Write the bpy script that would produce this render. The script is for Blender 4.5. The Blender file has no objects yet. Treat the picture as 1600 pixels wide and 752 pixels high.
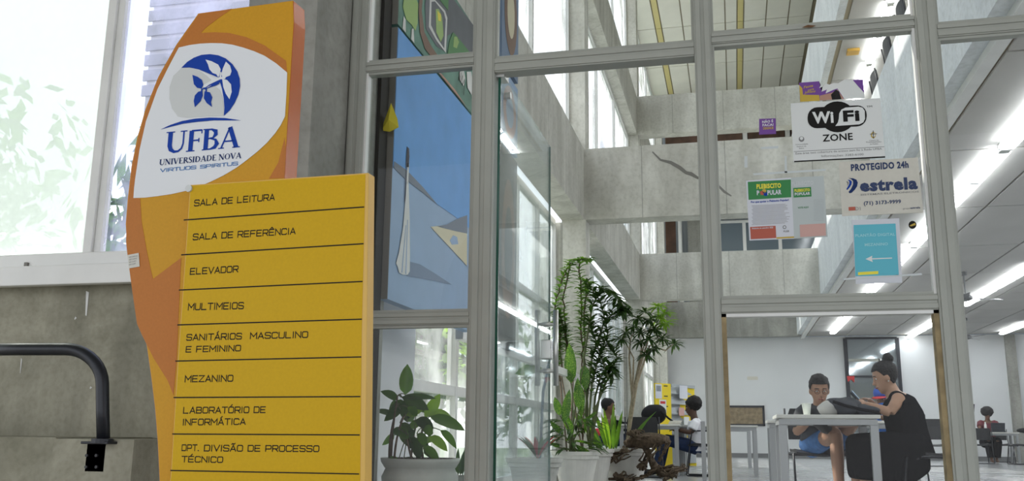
import bpy, bmesh, math, random
from mathutils import Vector, Matrix, noise
random.seed(7)
V = Vector
SC = bpy.context.scene
COL = SC.collection
# ------------------------------------------------------------------ camera (solved from the photo's vanishing points, 1600x752 frame)
FPX = 1445.0
_up = V((71, 6890, -FPX)).normalized()
_yh = 376 + (350*71 + FPX*FPX)/6890
_yd = V((350, 376-_yh, -FPX)).normalized()
_xd = _yd.cross(_up)
R = Matrix((_xd, _yd, _up))                 # camera axes -> world
CAM = V((0, 0, .58))
cam = bpy.data.cameras.new('camera'); co = bpy.data.objects.new('camera', cam); COL.objects.link(co)
co.matrix_world = Matrix.Translation(CAM) @ R.to_4x4()
cam.sensor_width = 36; cam.lens = FPX/1600*36; cam.clip_start = .05; cam.clip_end = 300
SC.camera = co
# ------------------------------------------------------------------ sky, sun, exposure
SC.view_settings.view_transform = 'Standard'; SC.view_settings.look = 'None'; SC.view_settings.gamma = 1
SC.view_settings.exposure = 0.0
world = bpy.data.worlds.new('sky'); SC.world = world; world.use_nodes = True
wn = world.node_tree; wn.nodes.clear()
wo = wn.nodes.new('ShaderNodeOutputWorld'); bg = wn.nodes.new('ShaderNodeBackground')
wt = wn.nodes.new('ShaderNodeTexCoord'); ws = wn.nodes.new('ShaderNodeSeparateXYZ'); wr = wn.nodes.new('ShaderNodeValToRGB')
wr.color_ramp.elements[0].position = 0; wr.color_ramp.elements[0].color = (.95, .97, 1, 1)
wr.color_ramp.elements[1].position = .8; wr.color_ramp.elements[1].color = (.74, .86, 1, 1)
wn.links.new(wt.outputs['Generated'], ws.inputs[0]); wn.links.new(ws.outputs[2], wr.inputs[0]); wn.links.new(wr.outputs[0], bg.inputs[0])
wn.links.new(bg.outputs[0], wo.inputs[0]); bg.inputs[1].default_value = 1.75
sd = bpy.data.lights.new('sun', 'SUN'); sd.energy = 6.0; sd.angle = .01; sd.color = (1, .95, .85)
so = bpy.data.objects.new('sun', sd); COL.objects.link(so)
so.rotation_euler = V((.80, -.42, -.78)).to_track_quat('-Z', 'Y').to_euler()
LAMP = 19.0      # strength of the fluorescent tubes

def ray(px, py): return R @ V((px-800, 376-py, -FPX))
def P(px, py, X=None, Y=None, Z=None):
    """the point of a wall (X=, Y=) or floor/ceiling (Z=) plane that the photo shows at a pixel"""
    d = ray(px, py)
    t = (X-CAM.x)/d.x if X is not None else (Y-CAM.y)/d.y if Y is not None else (Z-CAM.z)/d.z
    return CAM + d*t
# ------------------------------------------------------------------ mesh builder
class MB:
    def __init__(s): s.v = []; s.f = []
    def add(s, vs, fs):
        n = len(s.v); s.v += [V(p) for p in vs]; s.f += [tuple(i+n for i in f) for f in fs]; return s
    def box(s, a, b, rz=0, c=None):
        x0, y0, z0 = a; x1, y1, z1 = b
        vs = [V((x, y, z)) for z in (z0, z1) for x, y in ((x0, y0), (x1, y0), (x1, y1), (x0, y1))]
        if rz:
            cc = V(c) if c else V(((x0+x1)/2, (y0+y1)/2, 0)); m = Matrix.Rotation(rz, 3, 'Z')
            vs = [m @ (p-cc)+cc for p in vs]
        return s.add(vs, [(3, 2, 1, 0), (4, 5, 6, 7), (0, 1, 5, 4), (1, 2, 6, 5), (2, 3, 7, 6), (3, 0, 4, 7)])
    def bx(s, c, d, rz=0):
        return s.box((c[0]-d[0]/2, c[1]-d[1]/2, c[2]-d[2]/2), (c[0]+d[0]/2, c[1]+d[1]/2, c[2]+d[2]/2), rz)
    def tube(s, pts, r, n=8, caps=True, flat=None):
        """tapered tube; flat=(side vector, ratio) makes it elliptical (wide along side)"""
        pts = [V(p) for p in pts]; m = len(pts)
        rr = list(r) if isinstance(r, (list, tuple)) else [r]*m
        t0 = (pts[1]-pts[0]).normalized(); ref = V((0, 0, 1)) if abs(t0.z) < .9 else V((1, 0, 0))
        if flat: ref = V(flat[0])
        vs = []; a = None
        for i, p in enumerate(pts):
            t = (pts[min(i+1, m-1)]-pts[max(i-1, 0)])
            t = t.normalized() if t.length > 1e-9 else t0
            a0 = ref if (flat or a is None) else a
            a = (a0 - t*a0.dot(t)).normalized(); b = t.cross(a)
            q = flat[1] if flat else 1
            for k in range(n):
                an = 2*math.pi*k/n
                vs.append(p + a*math.cos(an)*rr[i] + b*math.sin(an)*rr[i]*q)
        fs = [(i*n+k, i*n+(k+1) % n, (i+1)*n+(k+1) % n, (i+1)*n+k) for i in range(m-1) for k in range(n)]
        if caps: fs += [tuple(range(n))[::-1], tuple((m-1)*n+k for k in range(n))]
        return s.add(vs, fs)
    def lathe(s, prof, c, n=24):
        vs = [V((c[0]+r*math.cos(2*math.pi*k/n), c[1]+r*math.sin(2*math.pi*k/n), c[2]+z)) for r, z in prof for k in range(n)]
        m = len(prof)
        fs = [(i*n+k, i*n+(k+1) % n, (i+1)*n+(k+1) % n, (i+1)*n+k) for i in range(m-1) for k in range(n)]
        fs += [tuple(range(n))[::-1], tuple((m-1)*n+k for k in range(n))]
        return s.add(vs, fs)
    def ell(s, c, r, nu=14, nv=8, M=None):
        vs = []; 
        for i in range(1, nv):
            th = math.pi*i/nv
            for k in range(nu):
                ph = 2*math.pi*k/nu
                vs.append(V((r[0]*math.sin(th)*math.cos(ph), r[1]*math.sin(th)*math.sin(ph), r[2]*math.cos(th))))
        vs += [V((0, 0, r[2])), V((0, 0, -r[2]))]
        if M: vs = [M @ p for p in vs]
        vs = [p+V(c) for p in vs]
        fs = [(i*nu+k, (i+1)*nu+k, (i+1)*nu+(k+1) % nu, i*nu+(k+1) % nu) for i in range(nv-2) for k in range(nu)]
        N = (nv-1)*nu
        fs += [(N, k, (k+1) % nu) for k in range(nu)] + [(N+1, (nv-2)*nu+(k+1) % nu, (nv-2)*nu+k) for k in range(nu)]
        return s.add(vs, fs)
    def poly(s, pts): return s.add(pts, [tuple(range(len(pts)))])
    def prism(s, pts, d):
        pts = [V(p) for p in pts]; n = len(pts); d = V(d)
        nrm = V((0, 0, 0))
        for i in range(n): nrm += (pts[i]).cross(pts[(i+1) % n])
        if nrm.dot(d) < 0: pts = pts[::-1]
        return s.add(pts+[p+d for p in pts], [tuple(range(n))[::-1], tuple(range(n, 2*n))] + [(i, (i+1) % n, (i+1) % n+n, i+n) for i in range(n)])
    def leaf(s, b, d, L, w, droop=.3, side=None, seg=4, fold=.18):
        """a bent blade with a folded midrib"""
        b = V(b); d = V(d).normalized()
        sd_ = V(side) if side else d.cross(V((0, 0, 1)))
        if sd_.length < .05: sd_ = V((1, 0, 0))
        sd_.normalize(); nn = sd_.cross(d).normalized()
        p = b.copy(); t = d.copy(); vs = [b]; 
        for i in range(1, seg+1):
            t = (t + V((0, 0, -droop/seg))).normalized(); p = p + t*(L/seg)
            u = i/seg; ww = w*.5*math.sin(math.pi*min(1, .12+u*.88))**.8 if i < seg else 0
            if i < seg: vs += [p-sd_*ww+nn*ww*fold*2, p, p+sd_*ww+nn*ww*fold*2]
            else: vs.append(p)
        fs = [(0, 1, 2), (0, 2, 3)]
        for i in range(seg-2):
            a = 1+3*i
            fs += [(a, a+3, a+4, a+1), (a+1, a+4, a+5, a+2)]
        a = 1+3*(seg-2); e = len(vs)-1
        fs += [(a, e, a+1), (a+1, e, a+2)]
        return s.add(vs, fs)
    def build(s, name, mat, parent=None, smooth=False, local=False, kind=None, label=None, bevel=0):
        me = bpy.data.meshes.new(name)
        if parent is not None and not local: off = WL.get(parent.name, V((0, 0, 0)))
        elif parent is None and s.v:
            xs = [p.x for p in s.v]; ys = [p.y for p in s.v]; zs = [p.z for p in s.v]
            off = V(((min(xs)+max(xs))/2, (min(ys)+max(ys))/2, min(zs)))
        else: off = V((0, 0, 0))
        me.from_pydata([p-off for p in s.v], [], s.f); me.update()
        if smooth: me.polygons.foreach_set('use_smooth', [True]*len(me.polygons))
        o = bpy.data.objects.new(name, me); COL.objects.link(o)
        if mat: me.materials.append(M[mat] if isinstance(mat, str) else mat)
        if parent is not None: o.parent = parent; WL[o.name] = off
        else: o.location = off; WL[o.name] = off
        if kind: o['kind'] = kind
        if label: o['label'] = label
        if bevel:
            bm = o.modifiers.new('bevel', 'BEVEL'); bm.width = bevel; bm.segments = 2; bm.limit_method = 'ANGLE'
        return o
WL = {}
def tag(o, label, cat, group=None):
    o['label'] = label; o['category'] = cat
    if group: o['group'] = group
    return o
def thing(name, label, cat, loc=(0, 0, 0), rz=0, group=None):
    o = bpy.data.objects.new(name, None); COL.objects.link(o); o.location = loc; o.rotation_euler = (0, 0, rz)
    o.empty_display_size = .1; WL[o.name] = V(loc)
    return tag(o, label, cat, group)
def struct_root(name, loc=(0, 0, 0)):
    o = bpy.data.objects.new(name, None); COL.objects.link(o); o.location = loc; o['kind'] = 'structure'; WL[o.name] = V(loc); o.empty_display_size = .1
    return o
def copy_tree(o, parent=None):
    c = o.copy(); COL.objects.link(c); c.parent = parent
    for ch in list(o.children): copy_tree(ch, c)
    return c
def dup(o, loc, rz=0, label=None, group=None):
    c = copy_tree(o); c.location = loc; c.rotation_euler = (0, 0, rz); WL[c.name] = V(loc)
    if label: c['label'] = label
    if group: c['group'] = group
    return c
def box(name, a, b, mat, parent=None, kind=None, **k): return MB().box(a, b).build(name, mat, parent, kind=kind, **k)
def rbf(o):  # remesh to one continuous skin and bake
    dg = bpy.context.evaluated_depsgraph_get(); dg.update()
    me = bpy.data.meshes.new_from_object(o.evaluated_get(dg)); o.modifiers.clear(); old = o.data; o.data = me
    me.polygons.foreach_set('use_smooth', [True]*len(me.polygons))
    bpy.data.meshes.remove(old); return o
def remesh(o, vox=.01, smooth=4, fac=.5):
    m = o.modifiers.new('r', 'REMESH'); m.mode = 'VOXEL'; m.voxel_size = vox
    if smooth: s = o.modifiers.new('s', 'SMOOTH'); s.iterations = smooth; s.factor = fac
    return rbf(o)
# ------------------------------------------------------------------ materials
M = {}
def mat(name, col, rough=.5, metal=0, noise_amt=0, nscale=8, bump=0, coat=0, emit=None, es=0, alpha=None, trans=0, spec=.5, sub=0, stretch=None):
    m = bpy.data.materials.new(name); m.use_nodes = True; nt = m.node_tree; b = nt.nodes['Principled BSDF']
    b.inputs['Base Color'].default_value = (*col, 1); b.inputs['Roughness'].default_value = rough; b.inputs['Metallic'].default_value = metal
    b.inputs['Specular IOR Level'].default_value = spec
    if coat: b.inputs['Coat Weight'].default_value = coat; b.inputs['Coat Roughness'].default_value = .08
    if emit: b.inputs['Emission Color'].default_value = (*emit, 1); b.inputs['Emission Strength'].default_value = es
    if noise_amt or bump:
        tc = nt.nodes.new('ShaderNodeTexCoord'); nz = nt.nodes.new('ShaderNodeTexNoise'); nz.inputs['Scale'].default_value = nscale; nz.inputs['Detail'].default_value = 8
        src = tc.outputs['Object']
        if stretch:
            mp = nt.nodes.new('ShaderNodeMapping'); mp.inputs['Scale'].default_value = stretch; nt.links.new(src, mp.inputs[0]); src = mp.outputs[0]
        nt.links.new(src, nz.inputs['Vector'])
        if noise_amt:
            r = nt.nodes.new('ShaderNodeValToRGB'); r.color_ramp.elements[0].position = .3; r.color_ramp.elements[1].position = .72
            r.color_ramp.elements[0].color = (*[max(0, c*(1-noise_amt)) for c in col], 1); r.color_ramp.elements[1].color = (*[min(1, c*(1+noise_amt*.6)) for c in col], 1)
            nt.links.new(nz.outputs[0], r.inputs[0]); nt.links.new(r.outputs[0], b.inputs['Base Color'])
        if bump:
            bp = nt.nodes.new('ShaderNodeBump'); bp.inputs['Strength'].default_value = bump; bp.inputs['Distance'].default_value = .02
            nt.links.new(nz.outputs[0], bp.inputs['Height']); nt.links.new(bp.outputs[0], b.inputs['Normal'])
    M[name] = m; return m
def concrete(name, c1, c2, dark, boards=True, scale=1.0, rough=.85):
    m = bpy.data.materials.new(name); m.use_nodes = True; nt = m.node_tree; N = nt.nodes; Lk = nt.links; b = N['Principled BSDF']
    b.inputs['Roughness'].default_value = rough; b.inputs['Specular IOR Level'].default_value = .25
    g = N.new('ShaderNodeNewGeometry')
    n1 = N.new('ShaderNodeTexNoise'); n1.inputs['Scale'].default_value = .9*scale; n1.inputs['Detail'].default_value = 10; n1.inputs['Roughness'].default_value = .65; n1.inputs['Distortion'].default_value = .6
    mp = N.new('ShaderNodeMapping'); mp.inputs['Scale'].default_value = (2.2, 2.2, .5); Lk.new(g.outputs['Position'], mp.inputs[0])
    n2 = N.new('ShaderNodeTexNoise'); n2.inputs['Scale'].default_value = 1.6*scale; n2.inputs['Detail'].default_value = 6; Lk.new(mp.outputs[0], n2.inputs['Vector'])
    n3 = N.new('ShaderNodeTexNoise'); n3.inputs['Scale'].default_value = 22*scale; n3.inputs['Detail'].default_value = 6
    for n in (n1, n3): Lk.new(g.outputs['Position'], n.inputs['Vector'])
    r1 = N.new('ShaderNodeValToRGB'); e = r1.color_ramp.elements; e[0].position = .36; e[0].color = (*c1, 1); e[1].position = .64; e[1].color = (*c2, 1); Lk.new(n1.outputs[0], r1.inputs[0])
    r2 = N.new('ShaderNodeValToRGB'); e = r2.color_ramp.elements; e[0].position = .34; e[0].color = (1, 1, 1, 1); e[1].position = .6; e[1].color = (0, 0, 0, 1); Lk.new(n2.outputs[0], r2.inputs[0])
    mx = N.new('ShaderNodeMixRGB'); Lk.new(r1.outputs[0], mx.inputs[1]); mx.inputs[2].default_value = (*dark, 1)
    mu = N.new('ShaderNodeMath'); mu.operation = 'MULTIPLY'; mu.inputs[1].default_value = .45; Lk.new(r2.outputs[0], mu.inputs[0]); Lk.new(mu.outputs[0], mx.inputs[0])
    r3 = N.new('ShaderNodeValToRGB'); e = r3.color_ramp.elements; e[0].position = .3; e[0].color = (.84, .84, .82, 1); e[1].position = .55; e[1].color = (1, 1, 1, 1); Lk.new(n3.outputs[0], r3.inputs[0])
    m2 = N.new('ShaderNodeMixRGB'); m2.blend_type = 'MULTIPLY'; m2.inputs[0].default_value = .8; Lk.new(mx.outputs[0], m2.inputs[1]); Lk.new(r3.outputs[0], m2.inputs[2])
    out = m2
    h = n3.outputs[0]
    if boards:
        sp = N.new('ShaderNodeSeparateXYZ'); Lk.new(g.outputs['Position'], sp.inputs[0])
        ad = N.new('ShaderNodeMath'); ad.operation = 'ADD'; Lk.new(sp.outputs[0], ad.inputs[0]); Lk.new(sp.outputs[1], ad.inputs[1])
        ml = N.new('ShaderNodeMath'); ml.operation = 'MULTIPLY'; ml.inputs[1].default_value = 1/1.1; Lk.new(ad.outputs[0], ml.inputs[0])
        fr = N.new('ShaderNodeMath'); fr.operation = 'FRACT'; Lk.new(ml.outputs[0], fr.inputs[0])
        lt = N.new('ShaderNodeMath'); lt.operation = 'LESS_THAN'; lt.inputs[1].default_value = .012; Lk.new(fr.outputs[0], lt.inputs[0])
        m3 = N.new('ShaderNodeMixRGB'); m3.blend_type = 'MULTIPLY'; mm = N.new('ShaderNodeMath'); mm.operation = 'MULTIPLY'; mm.inputs[1].default_value = .55
        Lk.new(lt.outputs[0], mm.inputs[0]); Lk.new(mm.outputs[0], m3.inputs[0]); Lk.new(out.outputs[0], m3.inputs[1]); m3.inputs[2].default_value = (.4, .4, .38, 1); out = m3
    Lk.new(out.outputs[0], b.inputs['Base Color'])
    bp = N.new('ShaderNodeBump'); bp.inputs['Strength'].default_value = .25; bp.inputs['Distance'].default_value = .02; Lk.new(h, bp.inputs['Height']); Lk.new(bp.outputs[0], b.inputs['Normal'])
    M[name] = m
def glass(name, tint, haze=.03, fk=1.0, hazecol=(.9, .93, .95), nscale=1.5, hv=0, translucent=False, refl=.9):
    m = bpy.data.materials.new(name); m.use_nodes = True; nt = m.node_tree; N = nt.nodes; Lk = nt.links; N.clear()
    o = N.new('ShaderNodeOutputMaterial'); t = N.new('ShaderNodeBsdfTransparent'); t.inputs[0].default_value = (*tint, 1)
    g = N.new('ShaderNodeBsdfGlossy'); g.inputs['Roughness'].default_value = .01; g.inputs[0].default_value = (refl, refl, refl, 1)
    f = N.new('ShaderNodeFresnel'); f.inputs[0].default_value = 1.35
    m1 = N.new('ShaderNodeMixShader'); fm = N.new('ShaderNodeMath'); fm.operation = 'MULTIPLY'; fm.inputs[1].default_value = fk; Lk.new(f.outputs[0], fm.inputs[0]); Lk.new(fm.outputs[0], m1.inputs[0]); Lk.new(t.outputs[0], m1.inputs[1]); Lk.new(g.outputs[0], m1.inputs[2])
    d = N.new('ShaderNodeBsdfTranslucent' if translucent else 'ShaderNodeBsdfDiffuse'); d.inputs[0].default_value = (*hazecol, 1)
    m2 = N.new('ShaderNodeMixShader'); Lk.new(m1.outputs[0], m2.inputs[1]); Lk.new(d.outputs[0], m2.inputs[2]); m2.inputs[0].default_value = haze
    if hv:
        tc = N.new('ShaderNodeNewGeometry'); nz = N.new('ShaderNodeTexNoise'); nz.inputs['Scale'].default_value = nscale; nz.inputs['Detail'].default_value = 9; Lk.new(tc.outputs['Position'], nz.inputs['Vector'])
        mr = N.new('ShaderNodeMapRange'); mr.inputs[1].default_value = .35; mr.inputs[2].default_value = .7; mr.inputs[3].default_value = max(0, haze-hv); mr.inputs[4].default_value = min(1, haze+hv)
        Lk.new(nz.outputs[0], mr.inputs[0]); Lk.new(mr.outputs[0], m2.inputs[0])
    Lk.new(m2.outputs[0], o.inputs[0]); M[name] = m
def leafmat(name, c, c2=None, spots=0, tr=.45):
    m = bpy.data.materials.new(name); m.use_nodes = True; nt = m.node_tree; N = nt.nodes; Lk = nt.links; b = N['Principled BSDF']; o = N['Material Output']
    b.inputs['Roughness'].default_value = .35
    tc = N.new('ShaderNodeNewGeometry'); nz = N.new('ShaderNodeTexNoise'); nz.inputs['Scale'].default_value = 90 if spots else 6; Lk.new(tc.outputs['Position'], nz.inputs['Vector'])
    r = N.new('ShaderNodeValToRGB'); r.color_ramp.elements[0].position = .5 if spots else .35; r.color_ramp.elements[1].position = .58 if spots else .65
    r.color_ramp.elements[0].color = (*c, 1); r.color_ramp.elements[1].color = (*(c2 or [x*1.5 for x in c]), 1); Lk.new(nz.outputs[0], r.inputs[0]); Lk.new(r.outputs[0], b.inputs['Base Color'])
    t = N.new('ShaderNodeBsdfTranslucent'); mu = N.new('ShaderNodeMixRGB'); mu.blend_type = 'MULTIPLY'; mu.inputs[0].default_value = 1; mu.inputs[2].default_value = (1.7, 1.7, .5, 1); Lk.new(r.outputs[0], mu.inputs[1]); Lk.new(mu.outputs[0], t.inputs[0])
    mx = N.new('ShaderNodeMixShader'); mx.inputs[0].default_value = tr; Lk.new(b.outputs[0], mx.inputs[1]); Lk.new(t.outputs[0], mx.inputs[2]); Lk.new(mx.outputs[0], o.inputs[0]); M[name] = m
concrete('concrete_dark', (.22, .21, .155), (.44, .42, .335), (.15, .145, .11), boards=False, scale=1.5)
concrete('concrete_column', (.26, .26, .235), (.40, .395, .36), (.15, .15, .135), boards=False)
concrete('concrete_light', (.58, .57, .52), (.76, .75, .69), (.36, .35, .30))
concrete('concrete_fascia', (.70, .73, .76), (.80, .83, .85), (.58, .61, .64), boards=False)
concrete('paving', (.25, .24, .22), (.34, .33, .30), (.15, .15, .13))
mat('frame_paint', (.37, .38, .34), .45, noise_amt=.08, nscale=5)
mat('frame_worn', (.33, .25, .13), .7, noise_amt=.4, nscale=14, bump=.2)
mat('frame_white', (.78, .78, .76), .4, noise_amt=.06, nscale=5)
mat('rust', (.16, .08, .035), .8, noise_amt=.5, nscale=20)
mat('white_wall', (.66, .675, .685), .7, noise_amt=.05, nscale=1.2)
mat('floor_gloss', (.33, .34, .35), .22, noise_amt=.12, nscale=2.2)
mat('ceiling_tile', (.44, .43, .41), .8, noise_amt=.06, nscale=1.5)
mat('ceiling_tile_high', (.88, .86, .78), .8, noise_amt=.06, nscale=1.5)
mat('ceiling_grid', (.36, .31, .22), .7)
mat('yellow_strip', (.72, .62, .28), .6)
mat('tube_glow', (1, 1, 1), .4, emit=(.93, .97, 1), es=LAMP)
mat('black_metal', (.018, .02, .026), .38, metal=.3, bump=.05, nscale=40)
mat('black_plastic', (.02, .021, .024), .5)
mat('blue_plastic', (.10, .16, .24), .35)
mat('black_cloth', (.013, .013, .015), 1.0, spec=0)
mat('grey_steel', (.36, .37, .38), .4, metal=.3)
mat('chrome', (.62, .62, .60), .36, metal=1)
mat('table_white', (.66, .66, .62), .45)
mat('sign_gold', (.60, .30, .018), .45, noise_amt=.05, nscale=120, spec=.2)
mat('sign_orange', (.50, .175, .035), .45, noise_amt=.05, nscale=120, spec=.2)
mat('sign_orange_deep', (.52, .12, .015), .25, coat=.15, noise_amt=.15, nscale=3)
mat('sign_white', (.76, .77, .79), .45, spec=.3)
mat('sign_grey', (.60, .61, .60), .35, coat=.2)
mat('sign_blue', (.008, .05, .34), .6, spec=.15)
mat('sign_navy', (.015, .035, .13), .6, spec=.15)
mat('pen_blue', (.03, .16, .42), .5)
mat('panel_yellow', (.62, .37, .002), .4, noise_amt=.04, nscale=120, spec=.18)
mat('panel_edge', (.70, .42, .08), .4)
mat('ink', (.010, .009, .008), .6, spec=.2)
mat('ink_grey', (.22, .22, .22), .6)
mat('plastic_white', (.72, .74, .73), .4)
mat('plastic_cream', (.62, .60, .53), .45, noise_amt=.05, nscale=30)
mat('paper', (.66, .68, .74), .7)
mat('paper_back', (.50, .55, .55), .7)
mat('green_print', (.02, .22, .05), .5)
mat('red_print', (.45, .09, .05), .5)
mat('pink_print', (.60, .36, .32), .5)
mat('yellow_print', (.85, .75, .05), .5)
mat('purple_print', (.16, .05, .30), .5)
mat('gold_print', (.55, .38, .04), .5)
mat('skin_print', (.45, .25, .18), .5)
mat('cyan_print', (.10, .48, .60), .5)
mat('cyan_text', (.35, .68, .74), .5)
mat('navy_print', (.01, .03, .11), .5)
mat('tape', (.58, .62, .63), .3)
mat('yellow_paint', (.86, .66, .02), .4)
mat('shelf_grey', (.38, .41, .43), .5)
mat('cork', (.26, .20, .12), .9, noise_amt=.4, nscale=9, bump=.3)
mat('pot_glaze', (.50, .51, .47), .55, noise_amt=.2, nscale=6, bump=.1)
mat('pot_white', (.70, .69, .64), .6, noise_amt=.12, nscale=5)
mat('soil', (.06, .04, .025), .95, noise_amt=.5, nscale=40, bump=.6)
mat('bark', (.12, .085, .055), .9, noise_amt=.5, nscale=30, bump=.5)
mat('stem_pale', (.38, .32, .22), .8, noise_amt=.3, nscale=30)
mat('stem_green', (.10, .12, .05), .7)
leafmat('leaf_dark', (.028, .062, .018), tr=.35); leafmat('leaf_mid', (.062, .135, .03), tr=.45); leafmat('leaf_bright', (.15, .26, .05), tr=.5)
leafmat('leaf_spotted', (.05, .14, .03), (.16, .27, .07), spots=1); leafmat('leaf_garden', (.05, .13, .03), tr=.4); leafmat('leaf_snake', (.04, .11, .04), (.09, .18, .07), tr=.2)
mat('grass', (.07, .13, .03), .9, noise_amt=.4, nscale=2)
mat('skin_tan', (.36, .20, .13), .5); mat('skin_light', (.46, .27, .18), .5); mat('skin_dark', (.085, .042, .026), .5); mat('skin_brown', (.17, .085, .05), .5)
mat('hair', (.010, .008, .008), .7, noise_amt=.3, nscale=60, bump=.8)
mat('eye_white', (.7, .7, .68), .3); mat('lip', (.28, .10, .08), .5)
mat('tee_grey', (.045, .05, .062), .85, noise_amt=.9, nscale=7)
mat('tee_white', (.80, .80, .84), .85, noise_amt=.05, nscale=12, bump=.1)
mat('denim', (.05, .16, .40), .8, noise_amt=.25, nscale=25); mat('jeans_dark', (.012, .028, .085), .8, noise_amt=.3, nscale=25)
mat('cap_blue', (.03, .10, .50), .6); mat('cap_red', (.55, .03, .03), .6); mat('shirt_blue', (.03, .17, .60), .8)
mat('maroon', (.16, .03, .04), .8); mat('orange_item', (.75, .16, .05), .5)
mat('phone', (.03, .05, .08), .2); mat('cup', (.75, .80, .76), .3); mat('bag', (.025, .03, .042), .75, noise_amt=.3, nscale=10, bump=.2)
mat('bag_light', (.52, .51, .49), .7); mat('bag_black', (.008, .008, .01), .9, bump=.3, nscale=20)
mat('paint_sky', (.13, .36, .75), .6, noise_amt=.08, nscale=4); mat('paint_water', (.30, .43, .62), .6, noise_amt=.06, nscale=4); mat('paint_shadow', (.17, .24, .36), .6)
mat('paint_dark', (.03, .035, .06), .6); mat('paint_cream', (.66, .60, .42), .6); mat('paint_white', (.70, .70, .68), .6); mat('paint_ridge', (.16, .19, .24), .6)
mat('paint_teal', (.12, .26, .20), .6, noise_amt=.25, nscale=6); mat('paint_grey', (.13, .14, .16), .6, noise_amt=.15, nscale=4); mat('paint_lime', (.34, .50, .16), .6); mat('paint_green', (.08, .24, .08), .6)
mat('paint_brown', (.20, .12, .08), .6); mat('canvas_edge', (.20, .19, .17), .7); mat('batten', (.02, .017, .014), .8)
mat('paint_murk', (.06, .07, .07), .6, noise_amt=.7, nscale=5); mat('paint_pink', (.50, .28, .22), .6)
mat('banner_yellow', (.60, .50, .03), .7); mat('red_flower', (.55, .04, .05), .6); mat('dark_wood', (.10, .05, .03), .6, noise_amt=.4, nscale=4)
mat('far_glass', (.10, .14, .17), .12); mat('curtain', (.30, .33, .36), .8, noise_amt=.3, nscale=3, stretch=(8, 8, .4)); mat('fan_grey', (.16, .165, .17), .5)
mat('screen', (.2, .3, .4), .3, emit=(.5, .7, .9), es=.7)
glass('pane', (.985, .995, .99), 0.0, fk=.7)
glass('door_glass', (.95, .985, .975), .05, hv=.04, fk=.45)
glass('dusty_pane', (.80, .86, .85), .84, hazecol=(.60, .67, .66), nscale=1.3, hv=.12, translucent=True)
glass('violet_pane', (.82, .84, 1), .32, hazecol=(.62, .64, .98), nscale=4, hv=.24, translucent=True)
glass('side_pane', (.97, .98, 1), .34, hazecol=(.93, .96, 1), nscale=2, hv=.22, translucent=True)
M['glass_edge'] = mat('glass_edge', (.01, .09, .06), .2)
mat('house_wall', (.55, .53, .50), .8); mat('house_tile', (.40, .39, .38), .8)
# ================================================================== LETTERING
A3 = lambda cx, cy, rx, ry, a0, a1, n=8: [(cx+rx*math.cos(math.radians(a0+(a1-a0)*i/n)), cy+ry*math.sin(math.radians(a0+(a1-a0)*i/n))) for i in range(n+1)]
q = .12
TECH = {  # wide square-cut letters: polylines on a 1 x 1 box
 'A': [[(0, 0), (.5, 1), (1, 0)], [(.2, .3), (.8, .3)]], 'S': [[(1, .86), (.9, 1), (q, 1), (0, .88), (0, .62), (.1, .54), (.9, .46), (1, .38), (1, .12), (.88, 0), (.1, 0), (0, .14)]],
 'L': [[(0, 1), (0, 0), (.9, 0)]], 'D': [[(0, 0), (0, 1), (.85, 1), (1, .85), (1, .15), (.85, 0), (0, 0)]], 'E': [[(.95, 1), (0, 1), (0, 0), (.95, 0)], [(0, .5), (.85, .5)]],
 'I': [[(.5, 0), (.5, 1)]], 'T': [[(0, 1), (1, 1)], [(.5, 1), (.5, 0)]], 'U': [[(0, 1), (0, .15), (.15, 0), (.85, 0), (1, .15), (1, 1)]],
 'R': [[(0, 0), (0, 1), (.88, 1), (1, .88), (1, .55), (.88, .43), (0, .43)], [(.55, .43), (1, 0)]], 'F': [[(.95, 1), (0, 1), (0, 0)], [(0, .48), (.85, .48)]],
 'N': [[(0, 0), (0, 1), (1, 0), (1, 1)]], 'C': [[(1, .85), (.88, 1), (.15, 1), (0, .85), (0, .15), (.15, 0), (.88, 0), (1, .15)]],
 'V': [[(0, 1), (.5, 0), (1, 1)]], 'O': [[(.15, 0), (0, .15), (0, .85), (.15, 1), (.85, 1), (1, .85), (1, .15), (.85, 0), (.15, 0)]],
 'M': [[(0, 0), (0, 1), (.5, .35), (1, 1), (1, 0)]], 'Z': [[(0, 1), (1, 1), (0, 0), (1, 0)]], 'B': [[(0, 0), (0, 1), (.85, 1), (.95, .9), (.95, .62), (.85, .52), (0, .52)], [(.85, .52), (1, .4), (1, .12), (.88, 0), (0, 0)]],
 'P': [[(0, 0), (0, 1), (.88, 1), (1, .88), (1, .52), (.88, .4), (0, .4)]], '.': [[(.4, 0), (.6, 0)]], 'G': [[(1, .85), (.88, 1), (.15, 1), (0, .85), (0, .15), (.15, 0), (1, 0), (1, .5), (.6, .5)]],
 'X': [[(0, 0), (1, 1)], [(0, 1), (1, 0)]], 'H': [[(0, 0), (0, 1)], [(1, 0), (1, 1)], [(0, .5), (1, .5)]], 'Q': [[(.15, 0), (0, .15), (0, .85), (.15, 1), (.85, 1), (1, .85), (1, .15), (.85, 0), (.15, 0)], [(.6, .3), (1.05, -.1)]]}
ACC = {'Ê': ('E', [[(.25, 1.15), (.5, 1.38), (.75, 1.15)]]), 'Á': ('A', [[(.4, 1.15), (.65, 1.4)]]), 'Ó': ('O', [[(.4, 1.15), (.65, 1.4)]]), 'Ã': ('A', [[(.2, 1.18), (.38, 1.32), (.62, 1.2), (.8, 1.34)]]), 'É': ('E', [[(.4, 1.15), (.65, 1.4)]])}
WID = {'I': .2, '.': .3, 'M': 1.15, 'V': 1.05}
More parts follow.
